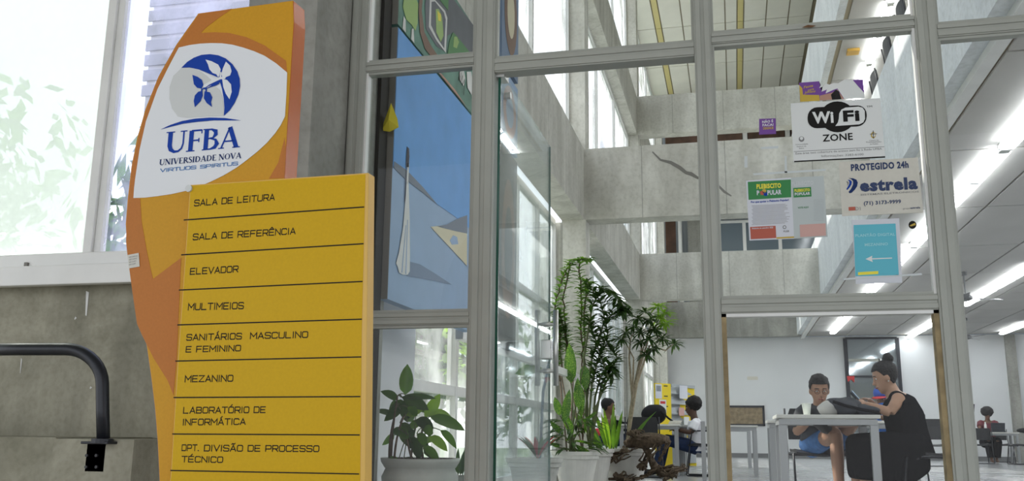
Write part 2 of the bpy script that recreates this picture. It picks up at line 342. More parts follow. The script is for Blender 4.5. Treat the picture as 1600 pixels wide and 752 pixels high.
def stroke(mb, pts, w, f, ex=.5):
    """flat ribbon along a 2-D polyline, w = one width or one per point; f maps (u,v) to 3-D"""
    n = len(pts); ws = w if isinstance(w, (list, tuple)) else [w]*n
    pts = [V((p[0], p[1], 0)) for p in pts]
    closed = n > 2 and (pts[0]-pts[-1]).length < 1e-5
    L = []; Rr = []
    for i in range(n):
        a = pts[i]-pts[i-1] if i else (pts[0]-pts[-2] if closed else pts[1]-pts[0])
        b = pts[i+1]-pts[i] if i < n-1 else (pts[1]-pts[0] if closed else a)
        if i == 0 and not closed: a = b
        a.normalize(); b.normalize(); t = (a+b); t = t.normalized() if t.length > .2 else b
        c = max(.45, abs(t.dot(b))); nn = V((-t.y, t.x, 0))*(ws[i]/2/c)
        e = V((0, 0, 0))
        if not closed and i == 0: e = -b*ws[i]*ex
        if not closed and i == n-1: e = a*ws[i]*ex
        L.append(pts[i]+nn+e); Rr.append(pts[i]-nn+e)
    vs = [f(p.x, p.y) for p in L+Rr]
    mb.add(vs, [(i, i+n, i+1+n, i+1) for i in range(n-1)])
def ser(s):
    T, t, sb = .2, .07, .05
    def bar(x, y, w=.3): return ([(x-w/2, y), (x+w/2, y)], sb)
    G = {
     'U': (.95, [([(.2, .97), (.2, .35), (.26, .16), (.42, .05), (.6, .06), (.74, .18), (.8, .4), (.8, .97)], [T, T, T*.9, .12, .09, .08, t, t]), bar(.2, .98, .38), bar(.8, .98, .3)]),
     'F': (.68, [([(.2, .02), (.2, .97)], T), ([(.2, .96), (.66, .96)], .08), ([(.66, .98), (.66, .8)], .05), ([(.2, .5), (.55, .5)], .07), ([(.55, .6), (.55, .4)], .05), bar(.2, .02, .38)]),
     'B': (.78, [([(.2, .02), (.2, .97)], T), ([(.2, .96), (.42, .95), (.6, .86), (.62, .7), (.5, .55), (.2, .52)], [.06, .08, .17, .17, .08, .06]), ([(.4, .52), (.62, .45), (.7, .26), (.6, .09), (.4, .03), (.2, .03)], [.06, .1, .18, .16, .07, .06]), bar(.14, .97, .2), bar(.14, .02, .2)]),
     'A': (.95, [([(.12, .02), (.46, .98)], t), ([(.46, .98), (.8, .02)], T), ([(.25, .33), (.68, .33)], t), bar(.12, .02, .26), bar(.8, .02, .34)]),
     'N': (.98, [([(.16, .02), (.16, .97)], t), ([(.16, .97), (.8, .03)], T), ([(.8, .97), (.8, .03)], t), bar(.16, .02, .28), bar(.8, .97, .28), bar(.08, .97, .2)]),
     'I': (.42, [([(.2, .02), (.2, .97)], T), bar(.2, .02, .36), bar(.2, .97, .36)]),
     'V': (.9, [([(.12, .97), (.46, .02)], T), ([(.8, .97), (.46, .02)], t), bar(.12, .97, .34), bar(.8, .97, .26)]),
     'E': (.74, [([(.2, .02), (.2, .97)], T), ([(.2, .96), (.64, .96)], .07), ([(.64, .98), (.64, .82)], .05), ([(.2, .5), (.54, .5)], .07), ([(.2, .03), (.66, .03)], .07), ([(.68, .0), (.68, .18)], .05)]),
     'R': (.86, [([(.2, .02), (.2, .97)], T), ([(.2, .96), (.45, .95), (.62, .84), (.6, .64), (.45, .52), (.2, .5)], [.06, .08, .17, .16, .08, .06]), ([(.42, .5), (.8, .03)], T*.9), bar(.2, .02, .34), bar(.82, .02, .16)]),
     'S': (.66, [([(.56, .78), (.5, .93), (.32, .98), (.15, .88), (.14, .7), (.3, .55), (.5, .42), (.56, .24), (.45, .06), (.26, .02), (.1, .1), (.08, .26)], [.05, .06, .08, .13, .17, .2, .19, .16, .12, .08, .06, .05])]),
     'D': (.95, [([(.2, .02), (.2, .97)], T), ([(.2, .96), (.5, .94), (.74, .75), (.8, .5), (.72, .23), (.5, .05), (.2, .03)], [.06, .08, .16, .2, .16, .08, .06])]),
     'O': (.98, [(A3(.48, .5, .36, .46, 0, 360, 16), [.2, .17, .11, .07, .06, .07, .11, .17, .2, .17, .11, .07, .06, .07, .11, .17, .2])]),
     ' ': (.35, [])}
    return G[s]
def frame2(p0, p1, h, W, plane, lean=None):
    x0, y0 = p0; x1, y1 = p1
    def f(u, v):
        bx = x0+(x1-x0)*u/W; by = y0+(y1-y0)*u/W
        lx = (871-bx)/(by+6514) if lean is None else lean
        return plane(bx+lx*h*v, by-h*v)
    return f
def tech(mb, s, p0, p1, h, plane, w=.13, gap=.34, sx=1.15):
    W = 0; items = []
    for ch in s:
        if ch == ' ': W += .75*sx; continue
        base, extra = ACC.get(ch, (ch, [])); wd = WID.get(base, 1)*sx
        for st in TECH[base]+extra:
            items.append([((x if base not in ('I', '.') else (x-.5)*.5+.1/sx)*(sx if base not in ('M', 'V') else wd)+W, y) for x, y in st])
        W += wd+gap
    W -= gap; f = frame2(p0, p1, h, W, plane)
    for it in items: stroke(mb, it, w, f)
def serif(mb, s, p0, p1, h, plane):
    W = 0; it = []
    for ch in s:
        wd, sts = ser(ch)
        for pts, w in sts: it.append(([(x+W, y) for x, y in pts], w))
        W += wd
    f = frame2(p0, p1, h, W, plane)
    for pts, w in it: stroke(mb, pts, w, f, 0)
_tc = {}
def sans(mb, s, p0, p1, h, plane, bold=0, shear=0, lean=None, lower=False):
    """built-in font, fitted between two pixel ends of its baseline; h = cap height in pixels"""
    k = (s, bold, shear)
    if k not in _tc:
        c = bpy.data.curves.new('t', 'FONT'); c.body = s; c.offset = bold; c.shear = shear; c.resolution_u = 2; c.space_character = 1+bold*2
        o = bpy.data.objects.new('t', c); COL.objects.link(o); dg = bpy.context.evaluated_depsgraph_get()
        me = bpy.data.meshes.new_from_object(o.evaluated_get(dg)); _tc[k] = ([(v.co.x, v.co.y) for v in me.vertices], [tuple(p.vertices) for p in me.polygons])
        bpy.data.objects.remove(o); bpy.data.curves.remove(c); bpy.data.meshes.remove(me)
    vs, fs = _tc[k]; x0 = min(v[0] for v in vs); x1 = max(v[0] for v in vs)
    f = frame2(p0, p1, h, x1-x0, plane, lean)
    mb.add([f(x-x0, y/.686) for x, y in vs], fs)
def plane_y(Y): return lambda x, y: P(x, y, Y=Y)
def plane_any(pt, nrm):
    pt = V(pt); nrm = V(nrm)
    def f(x, y):
        d = ray(x, y); return CAM + d*((pt-CAM).dot(nrm)/d.dot(nrm))
    return f
def crop(ox, oy, s): return lambda pts: [(ox+x/s, oy+y/s) for x, y in pts]
def smooth_poly(pts, n=4):
    out = []; m = len(pts)
    for i in range(m):
        p0, p1, p2, p3 = [V((*pts[(i+k) % m], 0)) for k in (-1, 0, 1, 2)]
        for j in range(n):
            t = j/n; p = .5*((2*p1)+(p2-p0)*t+(2*p0-5*p1+4*p2-p3)*t*t+(3*p1-p0-3*p2+p3)*t**3); out.append((p.x, p.y))
    return out
# ================================================================== SETTING
S = 'structure'
YB = 28.0
box('floor', (-2.6, 4.3, -.12), (14, YB+.2, 0), 'floor_gloss', kind=S)
box('terrace', (-14, -7, -1.2), (14, 4.3, -1.0), 'paving', kind=S)
box('garden_ground', (-60, 4.3, -.6), (-2.7, 60, -.3), 'grass', kind=S)
# back wall with its windows above
box('wall_back', (-2.6, YB, 0), (14, YB+.2, 3.42), 'white_wall', kind=S)
box('wall_back_upper', (-2.6, YB+.6, 3.42), (14, YB+.8, 11.2), 'curtain', kind=S)
box('wall_right', (14, 4.4, 0), (14.2, YB+.2, 11.2), 'white_wall', kind=S)
box('wall_front_upper', (-2.4, 4.4, 5.6), (14, 4.6, 11.2), 'concrete_dark', kind=S)
box('wall_front_right', (3.2, 4.4, -.1), (14, 4.6, 5.6), 'concrete_dark', kind=S)
box('baseboard_back', (-1.8, YB-.03, 0), (13.9, YB, .12), 'fan_grey', kind=S)
box('trim_1', (7.3, YB-.12, 0), (7.55, YB, 3.42), 'concrete_column', kind=S)
# columns, piers and beams of the concrete frame
for Y in (12.1, 19.8, 27.4):
    box('column', (-2.2, Y, 0), (-1.87, Y+.35, 11), 'concrete_light', kind=S)
    box('pier', (-2.6, Y+.02, 0), (-2.2, Y+.55, 3.42), 'concrete_light', kind=S)
    for z0, z1 in ((3.44, 4.44), (7.15, 8.05)):
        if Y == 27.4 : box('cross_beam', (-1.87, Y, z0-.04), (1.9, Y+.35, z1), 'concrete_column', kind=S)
        else: box('cross_beam', (-1.87, Y+.01, z0), (1.9, Y+.34, z1), 'concrete_light', kind=S)
ys = [4.82, 12.1, 19.8, 27.4]
for i in range(3):
    for z0, z1 in ((3.44, 4.44), (7.15, 8.05)):
        box('edge_beam', (-2.2, ys[i]+(.35 if i else 0), z0), (-1.89, ys[i+1], z1), 'concrete_light', kind=S)
box('column', (-2.34, 3.95, -1), (-1.96, 4.38, 11), 'concrete_column', kind=S)
box('column', (-2.28, 4.47, 0), (-1.885, 4.82, 11), 'concrete_column', kind=S)
# stain crack across the first cross beam
cr = MB(); crpts = [(1020, 238), (1032, 250), (1048, 254), (1062, 262), (1072, 270), (1080, 272), (1090, 278), (1116, 284), (1132, 300), (1142, 306)]
fcr = plane_y(12.107)
stroke(cr, crpts, [2, 3, 5, 6, 5, 6, 4, 3, 4, 2], lambda u, v: fcr(u, v)); cr.build('water_stain', 'canvas_edge', [o for o in bpy.data.objects if o.name.startswith('cross_beam')][0], label='dark crack-like stain')
# floors above and their faces towards the void
box('mezzanine_slab', (1.92, 4.6, 3.5), (14, YB, 4.52), 'concrete_light', kind=S)
box('mezzanine_parapet', (1.80, 4.6, 3.44), (1.92, YB-.02, 4.74), 'concrete_fascia', kind=S)
box('trim_2', (1.92, 4.6, 3.37), (2.02, YB-.02, 3.50), 'frame_white', kind=S)
box('upper_slab', (1.92, 4.6, 7.22), (14, YB+.5, 8.0), 'concrete_light', kind=S)
box('upper_parapet', (1.80, 4.6, 7.12), (1.92, YB-.02, 8.70), 'concrete_fascia', kind=S)
box('roof_slab', (-2.4, 4.4, 10.9), (14, YB+.8, 11.2), 'concrete_light', kind=S)
box('portico_shade_roof', (-12, -4.5, 4.7), (10, 4.4, 4.95), 'concrete_dark', kind=S)  # unseen roof, enlarged to cut the sky light on the sign and front
# ceilings: tiles with recessed joints
cl = box('ceiling', (2.02, 4.6, 3.455), (14, YB, 3.49), 'ceiling_grid', kind=S)
t0 = None
def tile(parent, x0, x1, y0, y1, z, mt, nm='ceiling_tile', g=.03):
    key = (round(x1-x0, 3), round(y1-y0, 3), mt, nm)
    if key not in _tiles:
        me_o = MB().box((-(x1-x0)/2+g/2, -(y1-y0)/2+g/2, 0), ((x1-x0)/2-g/2, (y1-y0)/2-g/2, .022)).build(nm, mt, parent, local=True); _tiles[key] = me_o
        o = me_o
    else:
        o = _tiles[key].copy(); COL.objects.link(o); o.parent = parent
    o.location = V(((x0+x1)/2, (y0+y1)/2, z))-WL[parent.name]
_tiles = {}
for i in range(11):
    for j in range(10):
        y0 = 2.05+2.55*j; y1 = y0+2.55
        if y1 < 4.7: continue
        y0 = max(y0, 4.62); y1 = min(y1, YB-.02)
        if (i, j) in ((7, 9),): continue
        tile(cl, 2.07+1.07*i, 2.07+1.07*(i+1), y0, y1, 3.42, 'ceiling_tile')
cl2 = box('ceiling_mezzanine', (1.925, 4.6, 7.19), (14, YB, 7.21), 'ceiling_grid', kind=S)
for i in range(4):
    for j in range(3, 10): tile(cl2, 1.99+1.07*i, 1.99+1.07*(i+1), 2.05+2.55*j, min(2.05+2.55*(j+1), YB-.02), 7.155, 'ceiling_tile', nm='ceiling_board')
cl3 = box('ceiling_atrium', (-2.2, 4.6, 10.86), (2.6, YB, 10.89), 'ceiling_grid', kind=S)
xs = [-2.15, -1.62, -1.46, -.93, -.4, .13, .42, .58, 1.12, 1.66, 2.2]
for i in range(len(xs)-1):
    nar = xs[i+1]-xs[i] < .2
    for j in range(7):
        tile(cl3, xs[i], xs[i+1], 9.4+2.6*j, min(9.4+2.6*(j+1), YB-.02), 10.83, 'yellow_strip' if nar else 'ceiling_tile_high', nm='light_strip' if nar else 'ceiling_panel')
# ---- left outside wall: concrete, ledge and old steel window
box('wall_left', (-9, 4.45, -1), (-2.34, 4.75, 1.40), 'concrete_dark', kind=S)
box('wall_left_upper', (-9, 4.45, 4.7), (-2.3, 4.65, 8), 'concrete_dark', kind=S)
box('stair_wall', (-8, 3.72, -1), (-3.02, 4.449, .545), 'concrete_dark', kind=S)
box('stair_pier', (-3.015, 3.70, -1), (-2.60, 4.449, .54), 'concrete_dark', kind=S)
box('trim_3', (-2.595, 4.30, .44), (-2.36, 4.445, .475), 'frame_paint', kind=S)
dr = MB()
for px, y0, y1, w in ((152, 419, 425, 2), (146, 428, 438, 1.5), (137, 455, 494, 2.2), (119, 495, 500, 1), (143, 604, 608, 1.3), (34, 560, 584, .7)):
    a = [(px-w, y0), (px+w, y0+2), (px+w*.3-2, y1), (px-w*.6-2, y1-1)]
    dr.prism([P(x, y, Y=4.449) for x, y in a], (0, -.002, 0))
dr.build('paint_drip', 'paint_white', bpy.data.objects['wall_left'], kind='stuff')
w1 = struct_root('window_1', (-4.5, 4.45, 1.40))
xm0 = P(133, 385, Y=4.4).x; xm1 = P(157, 383, Y=4.4).x
zs = P(60, 398, Y=4.38).z
MB().box((-9, 4.36, 1.395), (-2.34, 4.52, zs)).box((-9, 4.30, 1.36), (-2.36, 4.36, 1.47)).build('window_sill', 'frame_white', w1, bevel=.006)
MB().box((xm0, 4.38, zs), (xm0+.055, 4.46, 4.7)).box((xm0+.055, 4.40, zs), (xm1, 4.45, 4.7)).build('mullion', 'frame_white', w1, bevel=.004)
MB().box((P(40, 400, Y=4.35).x, 4.345, 1.42), (P(45, 400, Y=4.35).x, 4.362, 1.50)).build('latch', 'canvas_edge', w1)
MB().box((-2.43, 4.38, zs), (-2.345, 4.5, 4.7)).build('jamb', 'frame_white', w1)
for x in (-5.4, -7.1): MB().box((x, 4.38, zs), (x+.13, 4.46, 4.7)).build('mullion', 'frame_white', w1)
for a, b, m in ((-7.0, -5.38, 'dusty_pane'), (-5.28, xm0+.01, 'dusty_pane'), (xm1-.01, -2.42, 'violet_pane')): MB().poly([(a, 4.425, zs-.01), (b, 4.425, zs-.01), (b, 4.425, 4.7), (a, 4.425, 4.7)]).build('pane', m, w1)
# ---- interior left wall: glazing between the columns
w2 = struct_root('window_2', (-2.3, 8, 0))
def lights(x0, y0, y1, z0, z1, step, rails, root, matp='side_pane'):
    n = max(1, round((y1-y0)/step)); st = (y1-y0)/n
    for i in range(n+1):
        y = y0+i*st; MB().box((x0-.05, y-.035, z0), (x0+.03, y+.035, z1)).build('mullion', 'frame_white', root)
    rl = [z0]+rails+[z1]
    for z in rl: MB().box((x0-.045, y0, z-.04), (x0+.025, y1, z+.04)).build('rail', 'frame_white', root)
    for i in range(n):
        for k in range(len(rl)-1):
            a, b = y0+i*st+.03, y0+(i+1)*st-.03
            MB().poly([(x0-.01, a, rl[k]+.03), (x0-.01, b, rl[k]+.03), (x0-.01, b, rl[k+1]-.03), (x0-.01, a, rl[k+1]-.03)]).build('pane', matp, root)
lights(-2.30, 6.42, 12.05, .12, 3.40, 1.1, [.93, 2.2], w2)
box('wall_side', (-2.36, 4.83, 0), (-2.24, 6.38, 3.43), 'white_wall', kind=S)
for i, (a, b) in enumerate(((12.66, 19.78), (20.4, 27.3))):
    w = struct_root('window_%d' % (3+i), (-2.3, a, 0)); lights(-2.3, a, b, .12, 3.4, 1.4, [.93, 2.2], w)
for i in range(3):
    a = ys[i]+.36 if i else ys[i]; b = ys[i+1]-.01
    for k, (z0, z1) in enumerate(((4.46, 7.13), (8.07, 10.8))):
        w = struct_root('window_%d' % (5+2*i+k), (-2.12, a, z0)); lights(-2.12, a, b, z0, z1, 2.4, [], w, 'side_pane')
box('sill_wall', (-2.36, 6.4, 0), (-2.24, 27.4, .10), 'concrete_light', kind=S)
# ---- upper back windows
def back_window(n, x0, x1, z0, z1, cols, rails, y=YB+.1):
    w = struct_root('window_%d' % n, (x0, y, z0)); st = (x1-x0)/cols
    for i in range(cols+1): MB().box((x0+i*st-.05, y-.03, z0), (x0+i*st+.05, y+.05, z1)).build('mullion', 'frame_white', w)
    rl = [z0]+rails+[z1]
    for z in rl: MB().box((x0, y-.025, z-.04), (x1, y+.04, z+.04)).build('rail', 'frame_white', w)
    for i in range(cols):
        for k in range(len(rl)-1):
            MB().box((x0+i*st+.05, y, rl[k]+.04), (x0+(i+1)*st-.05, y+.012, rl[k+1]-.04)).build('pane', 'far_glass', w)
back_window(12, -.55, 5.6, 4.5, 6.95, 6, [5.7])
box('wall_back_reveal', (-1.2, YB, 4.44), (-.62, YB+.3, 7.15), 'concrete_column', kind=S)
box('dark_post', (-1.86, YB-.1, 4.44), (-1.55, YB, 7.15), 'dark_wood', kind=S)
pi = MB().tube([(-1.42, YB-.15, 4.44), (-1.42, YB-.15, 7.15)], .06).build('drain_pipe', 'frame_white'); tag(pi, 'white vertical pipe beside the brown post at the far mezzanine windows', 'pipe')
bw = struct_root('wall_back_top', (0, YB, 8.05))
for i in range(12):
    MB().box((-1.8+i*1.25, YB-.02, 8.05), (-.72+i*1.25, YB+.06, 10.8)).build('panel', 'dark_wood', bw); MB().box((-.7+i*1.25, YB-.06, 8.05), (-.57+i*1.25, YB+.06, 10.8)).build('post', 'frame_white', bw)
# ---- ground-floor back wall: glazed partition with dark frame, notice board
bwn = struct_root('window_13', (3.9, YB-.06, 0))
a = P(1320, 529, Y=YB-.03); b = P(1409, 700, Y=YB-.03)
X0, X1, Z1 = a.x, b.x+.08, 3.36
for x in (X0, X1): MB().box((x-.05, YB-.09, .12), (x+.05, YB, Z1)).build('mullion', 'black_metal', bwn)
for z in (.16, P(1350, 589, Y=YB).z, Z1): MB().box((X0, YB-.08, z-.03), (X1, YB, z+.03)).build('rail', 'black_metal', bwn)
MB().box((P(1375, 570, Y=YB).x-.04, YB-.07, P(1350, 589, Y=YB).z), (P(1375, 570, Y=YB).x+.04, YB-.01, 2.78)).build('mullion', 'frame_white', bwn)
MB().box((X0, YB-.07, 2.70), (P(1375, 570, Y=YB).x, YB-.01, 2.78)).build('rail', 'frame_paint', bwn)
mat('mirror_glass', (.42, .47, .50), .06, metal=.75)
MB().box((X0+.05, YB-.035, .16), (X1-.05, YB-.02, 3.33)).build('pane', 'mirror_glass', bwn)
fl = thing('bunting', 'small red pennant hanging on the dark framed glass partition', 'pennant', (X0+.3, YB-.1, 1.9))
MB().prism([P(x, y, Y=YB-.1) for x, y in ((1323, 588), (1335, 588), (1335, 598), (1330, 593), (1325, 597))], (0, -.01, 0)).build('cloth', 'cap_red', fl)
nb = thing('notice_board', 'brown notice board with black frame low on the far white wall', 'notice board', (.2, YB-.03, .9))
x0 = P(1118, 650, Y=YB-.04).x; x1 = P(1195, 650, Y=YB-.04).x; z0 = P(1160, 666, Y=YB-.04).z; z1 = P(1160, 634, Y=YB-.04).z
MB().box((x0, YB-.035, z0), (x1, YB-.002, z1)).build('board', 'cork', nb)
for a_, b_ in (((x0, z0), (x1, z0+.06)), ((x0, z1-.06), (x1, z1)), ((x0, z0), (x0+.06, z1)), ((x1-.06, z0), (x1, z1))): MB().box((a_[0], YB-.05, a_[1]), (b_[0], YB-.034, b_[1])).build('frame', 'black_metal', nb)
ol = MB().box((P(1176, 0, Y=YB).x-.9, YB-.012, 2.1), (P(1176, 0, Y=YB).x-.6, YB-.001, 2.2)).build('wall_socket', 'plastic_cream')
ol.location = P(1176, 594, Y=YB-.007); tag(ol, 'small cream switch plate on the far white wall above the notice board', 'switch')
# ================================================================== GLAZED FRONT
YG = 4.4
gf = struct_root('window_14', (0, YG, 0))
def mull(x0, x1, z0, z1, m='frame_paint', nm='mullion'):
    w = x1-x0
    MB().box((x0, YG-.035, z0), (x1, YG+.07, z1)).box((x0+w*.10, YG-.042, z0), (x0+w*.40, YG-.034, z1)).box((x0+w*.60, YG-.042, z0), (x0+w*.92, YG-.034, z1)).build(nm, m, gf, bevel=.003)
def rail(x0, x1, z0, z1, nm='rail', m='frame_paint'):
    h = z1-z0
    MB().box((x0, YG-.03, z0), (x1, YG+.06, z1)).box((x0, YG-.038, z0+h*.08), (x1, YG-.029, z0+h*.42)).box((x0, YG-.038, z0+h*.6), (x1, YG-.029, z0+h*.92)).build(nm, m, gf, bevel=.003)
XL0, XL1 = -1.955, -1.862
XA0, XA1 = P(736, 300, Y=YG-.04).x, P(769, 300, Y=YG-.04).x
XB0, XB1 = P(1092, 300, Y=YG-.04).x, P(1120, 300, Y=YG-.04).x
XC0, XC1 = P(1452, 300, Y=YG-.04).x, P(1488, 300, Y=YG-.04).x
XD0, XD1 = 2.1, 2.2; TOP = 5.6
for a, b in ((XL0, XL1), (XA0, XA1), (XB0, XB1), (XC0, XC1), (XD0, XD1), (3.1, 3.2)): mull(a, b, 0, TOP)
ZT = P(650, 103, Y=YG-.04).z; ZT1 = P(650, 92, Y=YG-.04).z
rail(XL1, XA0, ZT-.01, ZT1+.01)
rail(XA1, XB0, P(930, 99, Y=YG-.04).z, P(930, 76, Y=YG-.04).z, m='frame_paint')
rail(XB1, XC0, P(1270, 54, Y=YG-.04).z, P(1270, 36, Y=YG-.04).z)
rail(XC1, XD0, P(1530, 52, Y=YG-.04).z, P(1530, 30, Y=YG-.04).z); rail(XD1, 3.1, 2.44, 2.54)
zl0, zl1 = P(650, 508, Y=YG-.04).z, P(650, 487, Y=YG-.04).z
rail(XL1, XA0, zl0, zl1); 
zr0, zr1 = P(1300, 487, Y=YG-.04).z, P(1300, 462, Y=YG-.04).z
rail(XB1, XC0, zr0, zr1)
for a, b in ((XL1, XA0), (XB1, XC0), (XC1, XD0), (XD1, 3.1)): MB().box((a, YG-.03, 0), (b, YG+.05, .08)).build('rail', 'frame_paint', gf)
def pane(x0, x1, z0, z1): MB().poly([(x0-.01, YG, z0-.01), (x1+.01, YG, z0-.01), (x1+.01, YG, z1+.01), (x0-.01, YG, z1+.01)]).build('pane', 'pane', gf)
def bead(x0, x1, z0, z1, m='frame_paint', nm='glazing_bead'):  # slim inner bead round a pane
    MB().box((x0, YG-.02, z0), (x0+.012, YG+.02, z1)).build(nm, 'frame_white' if x0 == XL1 else m, gf); MB().box((x1-.012, YG-.02, z0), (x1, YG+.02, z1)).build(nm, 'frame_white' if x0 == XB1 else m, gf)
    MB().box((x0+.012, YG-.02, z0), (x1-.012, YG+.02, z0+.012)).build(nm, m, gf); MB().box((x0+.012, YG-.02, z1-.012), (x1-.012, YG+.02, z1)).build(nm, m, gf)
for x0, x1, zz in ((XL1, XA0, [(.08, zl0), (zl1, ZT-.01), (ZT1+.01, TOP)]), (XA1, XB0, [(P(930, 76, Y=YG-.04).z, TOP)]), (XB1, XC0, [(.08, zr0), (zr1, P(1270, 54, Y=YG-.04).z), (P(1270, 36, Y=YG-.04).z, TOP)]), (XC1, XD0, [(.08, P(1530, 52, Y=YG-.04).z), (P(1530, 30, Y=YG-.04).z, TOP)]), (XD1, 3.1, [(.08, 2.44), (2.54, TOP)])):
    for z0, z1 in zz:
        pane(x0, x1, z0, z1)
        if x0 == XB1 and z0 == .08:
            for a, b in ((x0, x0+.022), (x1-.022, x1)): MB().box((a, YG-.028, z0), (b, YG+.03, z1)).build('worn_bead', 'frame_worn', gf)
            MB().box((x0, YG-.028, z1-.015), (x1, YG+.03, z1)).build('worn_bead', 'frame_white', gf)
        else: bead(x0, x1, z0, z1)
for pts in ([(1253, 43), (1262, 39), (1275, 40), (1268, 43)],): MB().prism([P(x, y, Y=YG-.0455) for x, y in pts], (0, -.001, 0)).build('rust_spot', 'rust', gf)
# open glass door leaf, hinged on the mullion, swung inwards
door = struct_root('door_1', (XA1, YG, 0))
dx = P(779, 300, Y=YG+.03).x; DT = P(779, 112, Y=YG+.05).z
de = P(858, 240, X=dx)     # free edge of the leaf
L = 1.02; ang = math.radians(90)
fe = P(858, 420, X=dx); L = fe.y-YG-.02
MB().box((dx-.006, YG+.03, .02), (dx+.006, YG+.03+L, DT)).build('pane', 'door_glass', door)
MB().box((dx-.0065, YG+.020, .02), (dx+.0065, YG+.029, DT)).build('edge', 'glass_edge', door)
MB().box((dx-.0065, YG+.031+L, .02), (dx+.0065, YG+.033+L, DT)).build('edge', 'glass_edge', door)
MB().box((dx-.03, YG+.0, DT-.05), (dx+.03, YG+.10, DT+.02)).box((dx-.01, YG-.01, DT-.02), (dx+.04, YG+.03, DT+.05)).build('hinge', 'chrome', door)
MB().tube([(dx, YG+.15, DT-.10), (dx+.03, YG+.15, DT-.10)], .02).build('stud', 'chrome', door)
for sx_ in (-.07, .07):
    y = P(848 if sx_ > 0 else 852, 540, X=dx+sx_).y if sx_ > 0 else None
hy = P(861, 540, X=dx+.07).y if False else YG+.03+L-.085
hz0, hz1 = P(850, 602, X=dx).z, P(850, 482, X=dx).z
for s_ in (-1, 1):
    hb = MB().tube([(dx+s_*.058, hy, hz0), (dx+s_*.058, hy, hz1)], .017, 12).build('handle', 'chrome', door, smooth=True)
for z in (hz0+.09, hz1-.09): MB().tube([(dx-.058, hy, z), (dx+.058, hy, z)], .010, 10).tube([(dx-.02, hy, z), (dx+.02, hy, z)], .016, 10).build('bolt', 'chrome', door, smooth=True)
MB().box((dx-.03, hy-.04, P(850, 560, X=dx).z), (dx+.03, hy+.05, P(850, 530, X=dx).z)).build('lock', 'chrome', door, bevel=.005)
# ================================================================== TOTEM SIGN
ta = math.radians(4.2); TN = V((-math.sin(ta), -math.cos(ta), 0))      # outward normal of its face
TP0 = P(500, 500, Y=2.55)
def tplane(off): return plane_any(TP0 + TN*off, TN)
face = tplane(0.0); back = tplane(-.035)
tot = thing('totem_sign', 'tall curved orange and gold directory sign with white emblem field and yellow list panel', 'sign', (TP0.x-.4, TP0.y+.03, -1.0))
c1 = crop(0, 0, 1.79); c2 = crop(0, 380, 2.0217); c7 = crop(240, 60, 3.418)
outl = c1([(555, 37), (820, 1), (822, 60), (795, 500), (790, 760)]) + [(440, 760), (440, 1000), (249, 1000)] + [(249, 752), (246, 690), (242, 640), (236, 590), (226, 520), (214, 460), (204, 420), (198, 385), (196, 350), (199, 312), (205, 260), (214, 215), (227, 170), (247, 120), (275, 70), (296, 40)]
MB().prism([back(*p) for p in outl], -TN*.075).build('body', 'sign_orange_deep', tot, bevel=.002)
def decal(name, pts, mt, off, base=-.035, th=.0006, par=None):
    f = tplane(base+off); return MB().prism([f(*p) for p in pts], -TN*th).build(name, mt, par or tot)
# printed fields on the body
decal('gold_field', [(p[0]+(.8 if p[0] < 300 else -.5), p[1]+.6) for p in outl], 'sign_gold', .0012)
band = c1([(556, 39), (650, 24), (612, 50), (575, 78), (562, 92), (600, 90), (640, 92), (690, 104), (740, 127), (800, 170), (803, 203), (740, 155), (680, 133), (620, 121), (560, 122), (500, 133), (470, 185), (440, 250), (408, 340), (390, 420), (378, 500), (373, 553), (392, 556), (396, 620), (410, 700), (421, 752)]) + [(239, 436), (283, 403), (276, 560), (271, 618), (262, 595), (240, 560), (222, 524), (214, 506), (206, 450), (200, 405), (197, 380), (197.5, 345), (200.5, 312), (206, 262), (215.5, 217), (228.5, 171), (248, 122), (276, 72), (297, 42)]
decal('orange_field', band, 'sign_orange', .002)
decal('orange_field', c1([(796, 385), (800, 420), (795, 498), (752, 500), (778, 455)]), 'sign_orange', .002)
lens = c1([(500, 133), (530, 126), (560, 122), (590, 120.5), (620, 121), (650, 125), (680, 133), (710, 143), (740, 156), (772, 177), (803, 203), (801, 260), (797, 325), (785, 350), (770, 372), (746, 400), (720, 424), (690, 448), (660, 470), (625, 491), (590, 508), (555, 523), (520, 534), (480, 543), (440, 549), (405, 553), (373, 554), (375, 525), (378, 500), (390, 420), (408, 340), (440, 250), (470, 190)])
wf = decal('emblem_field', lens, 'sign_white', .003)
E_ = c7
circ = [(265+187*math.cos(math.radians(a)), 262+178*math.sin(math.radians(a))) for a in range(0, 360, 8)]
grey = [(150, 157), (190, 157), (230, 168), (275, 187), (310, 208), (340, 222), (290, 245), (268, 255), (300, 250), (335, 262), (358, 290), (372, 330), (376, 412)]
gcirc = [(x, y) for x, y in [(268-187*math.cos(math.radians(a)), 262+178*math.sin(math.radians(a))) for a in range(38, -100, -8)] ]
decal('emblem_disc', E_([(150, 157), (105, 200), (85, 260), (84, 320), (98, 375), (130, 418), (180, 424), (260, 418), (372, 414), (374, 360), (366, 310), (352, 275), (330, 256), (300, 252), (275, 262), (330, 225), (290, 197), (240, 172), (195, 158)]), 'sign_grey', .0042, par=wf)
bc = [(148, 157), (180, 125), (215, 103), (255, 88), (300, 84), (345, 90), (385, 107), (420, 137), (446, 175), (459, 215), (461, 255), (452, 300), (432, 345), (405, 385), (375, 413), (378, 370), (374, 320), (365, 270), (355, 235), (330, 245), (300, 252), (270, 268), (262, 262), (280, 250), (318, 225), (348, 210), (300, 190), (240, 165), (190, 155)]
decal('emblem_crescent', E_(bc), 'sign_blue', .005, par=wf)
decal('emblem_leaf', E_([(277, 113), (310, 122), (345, 140), (358, 165), (352, 195), (345, 208), (335, 192), (315, 185), (298, 165), (290, 138)]), 'sign_white', .006, par=wf)
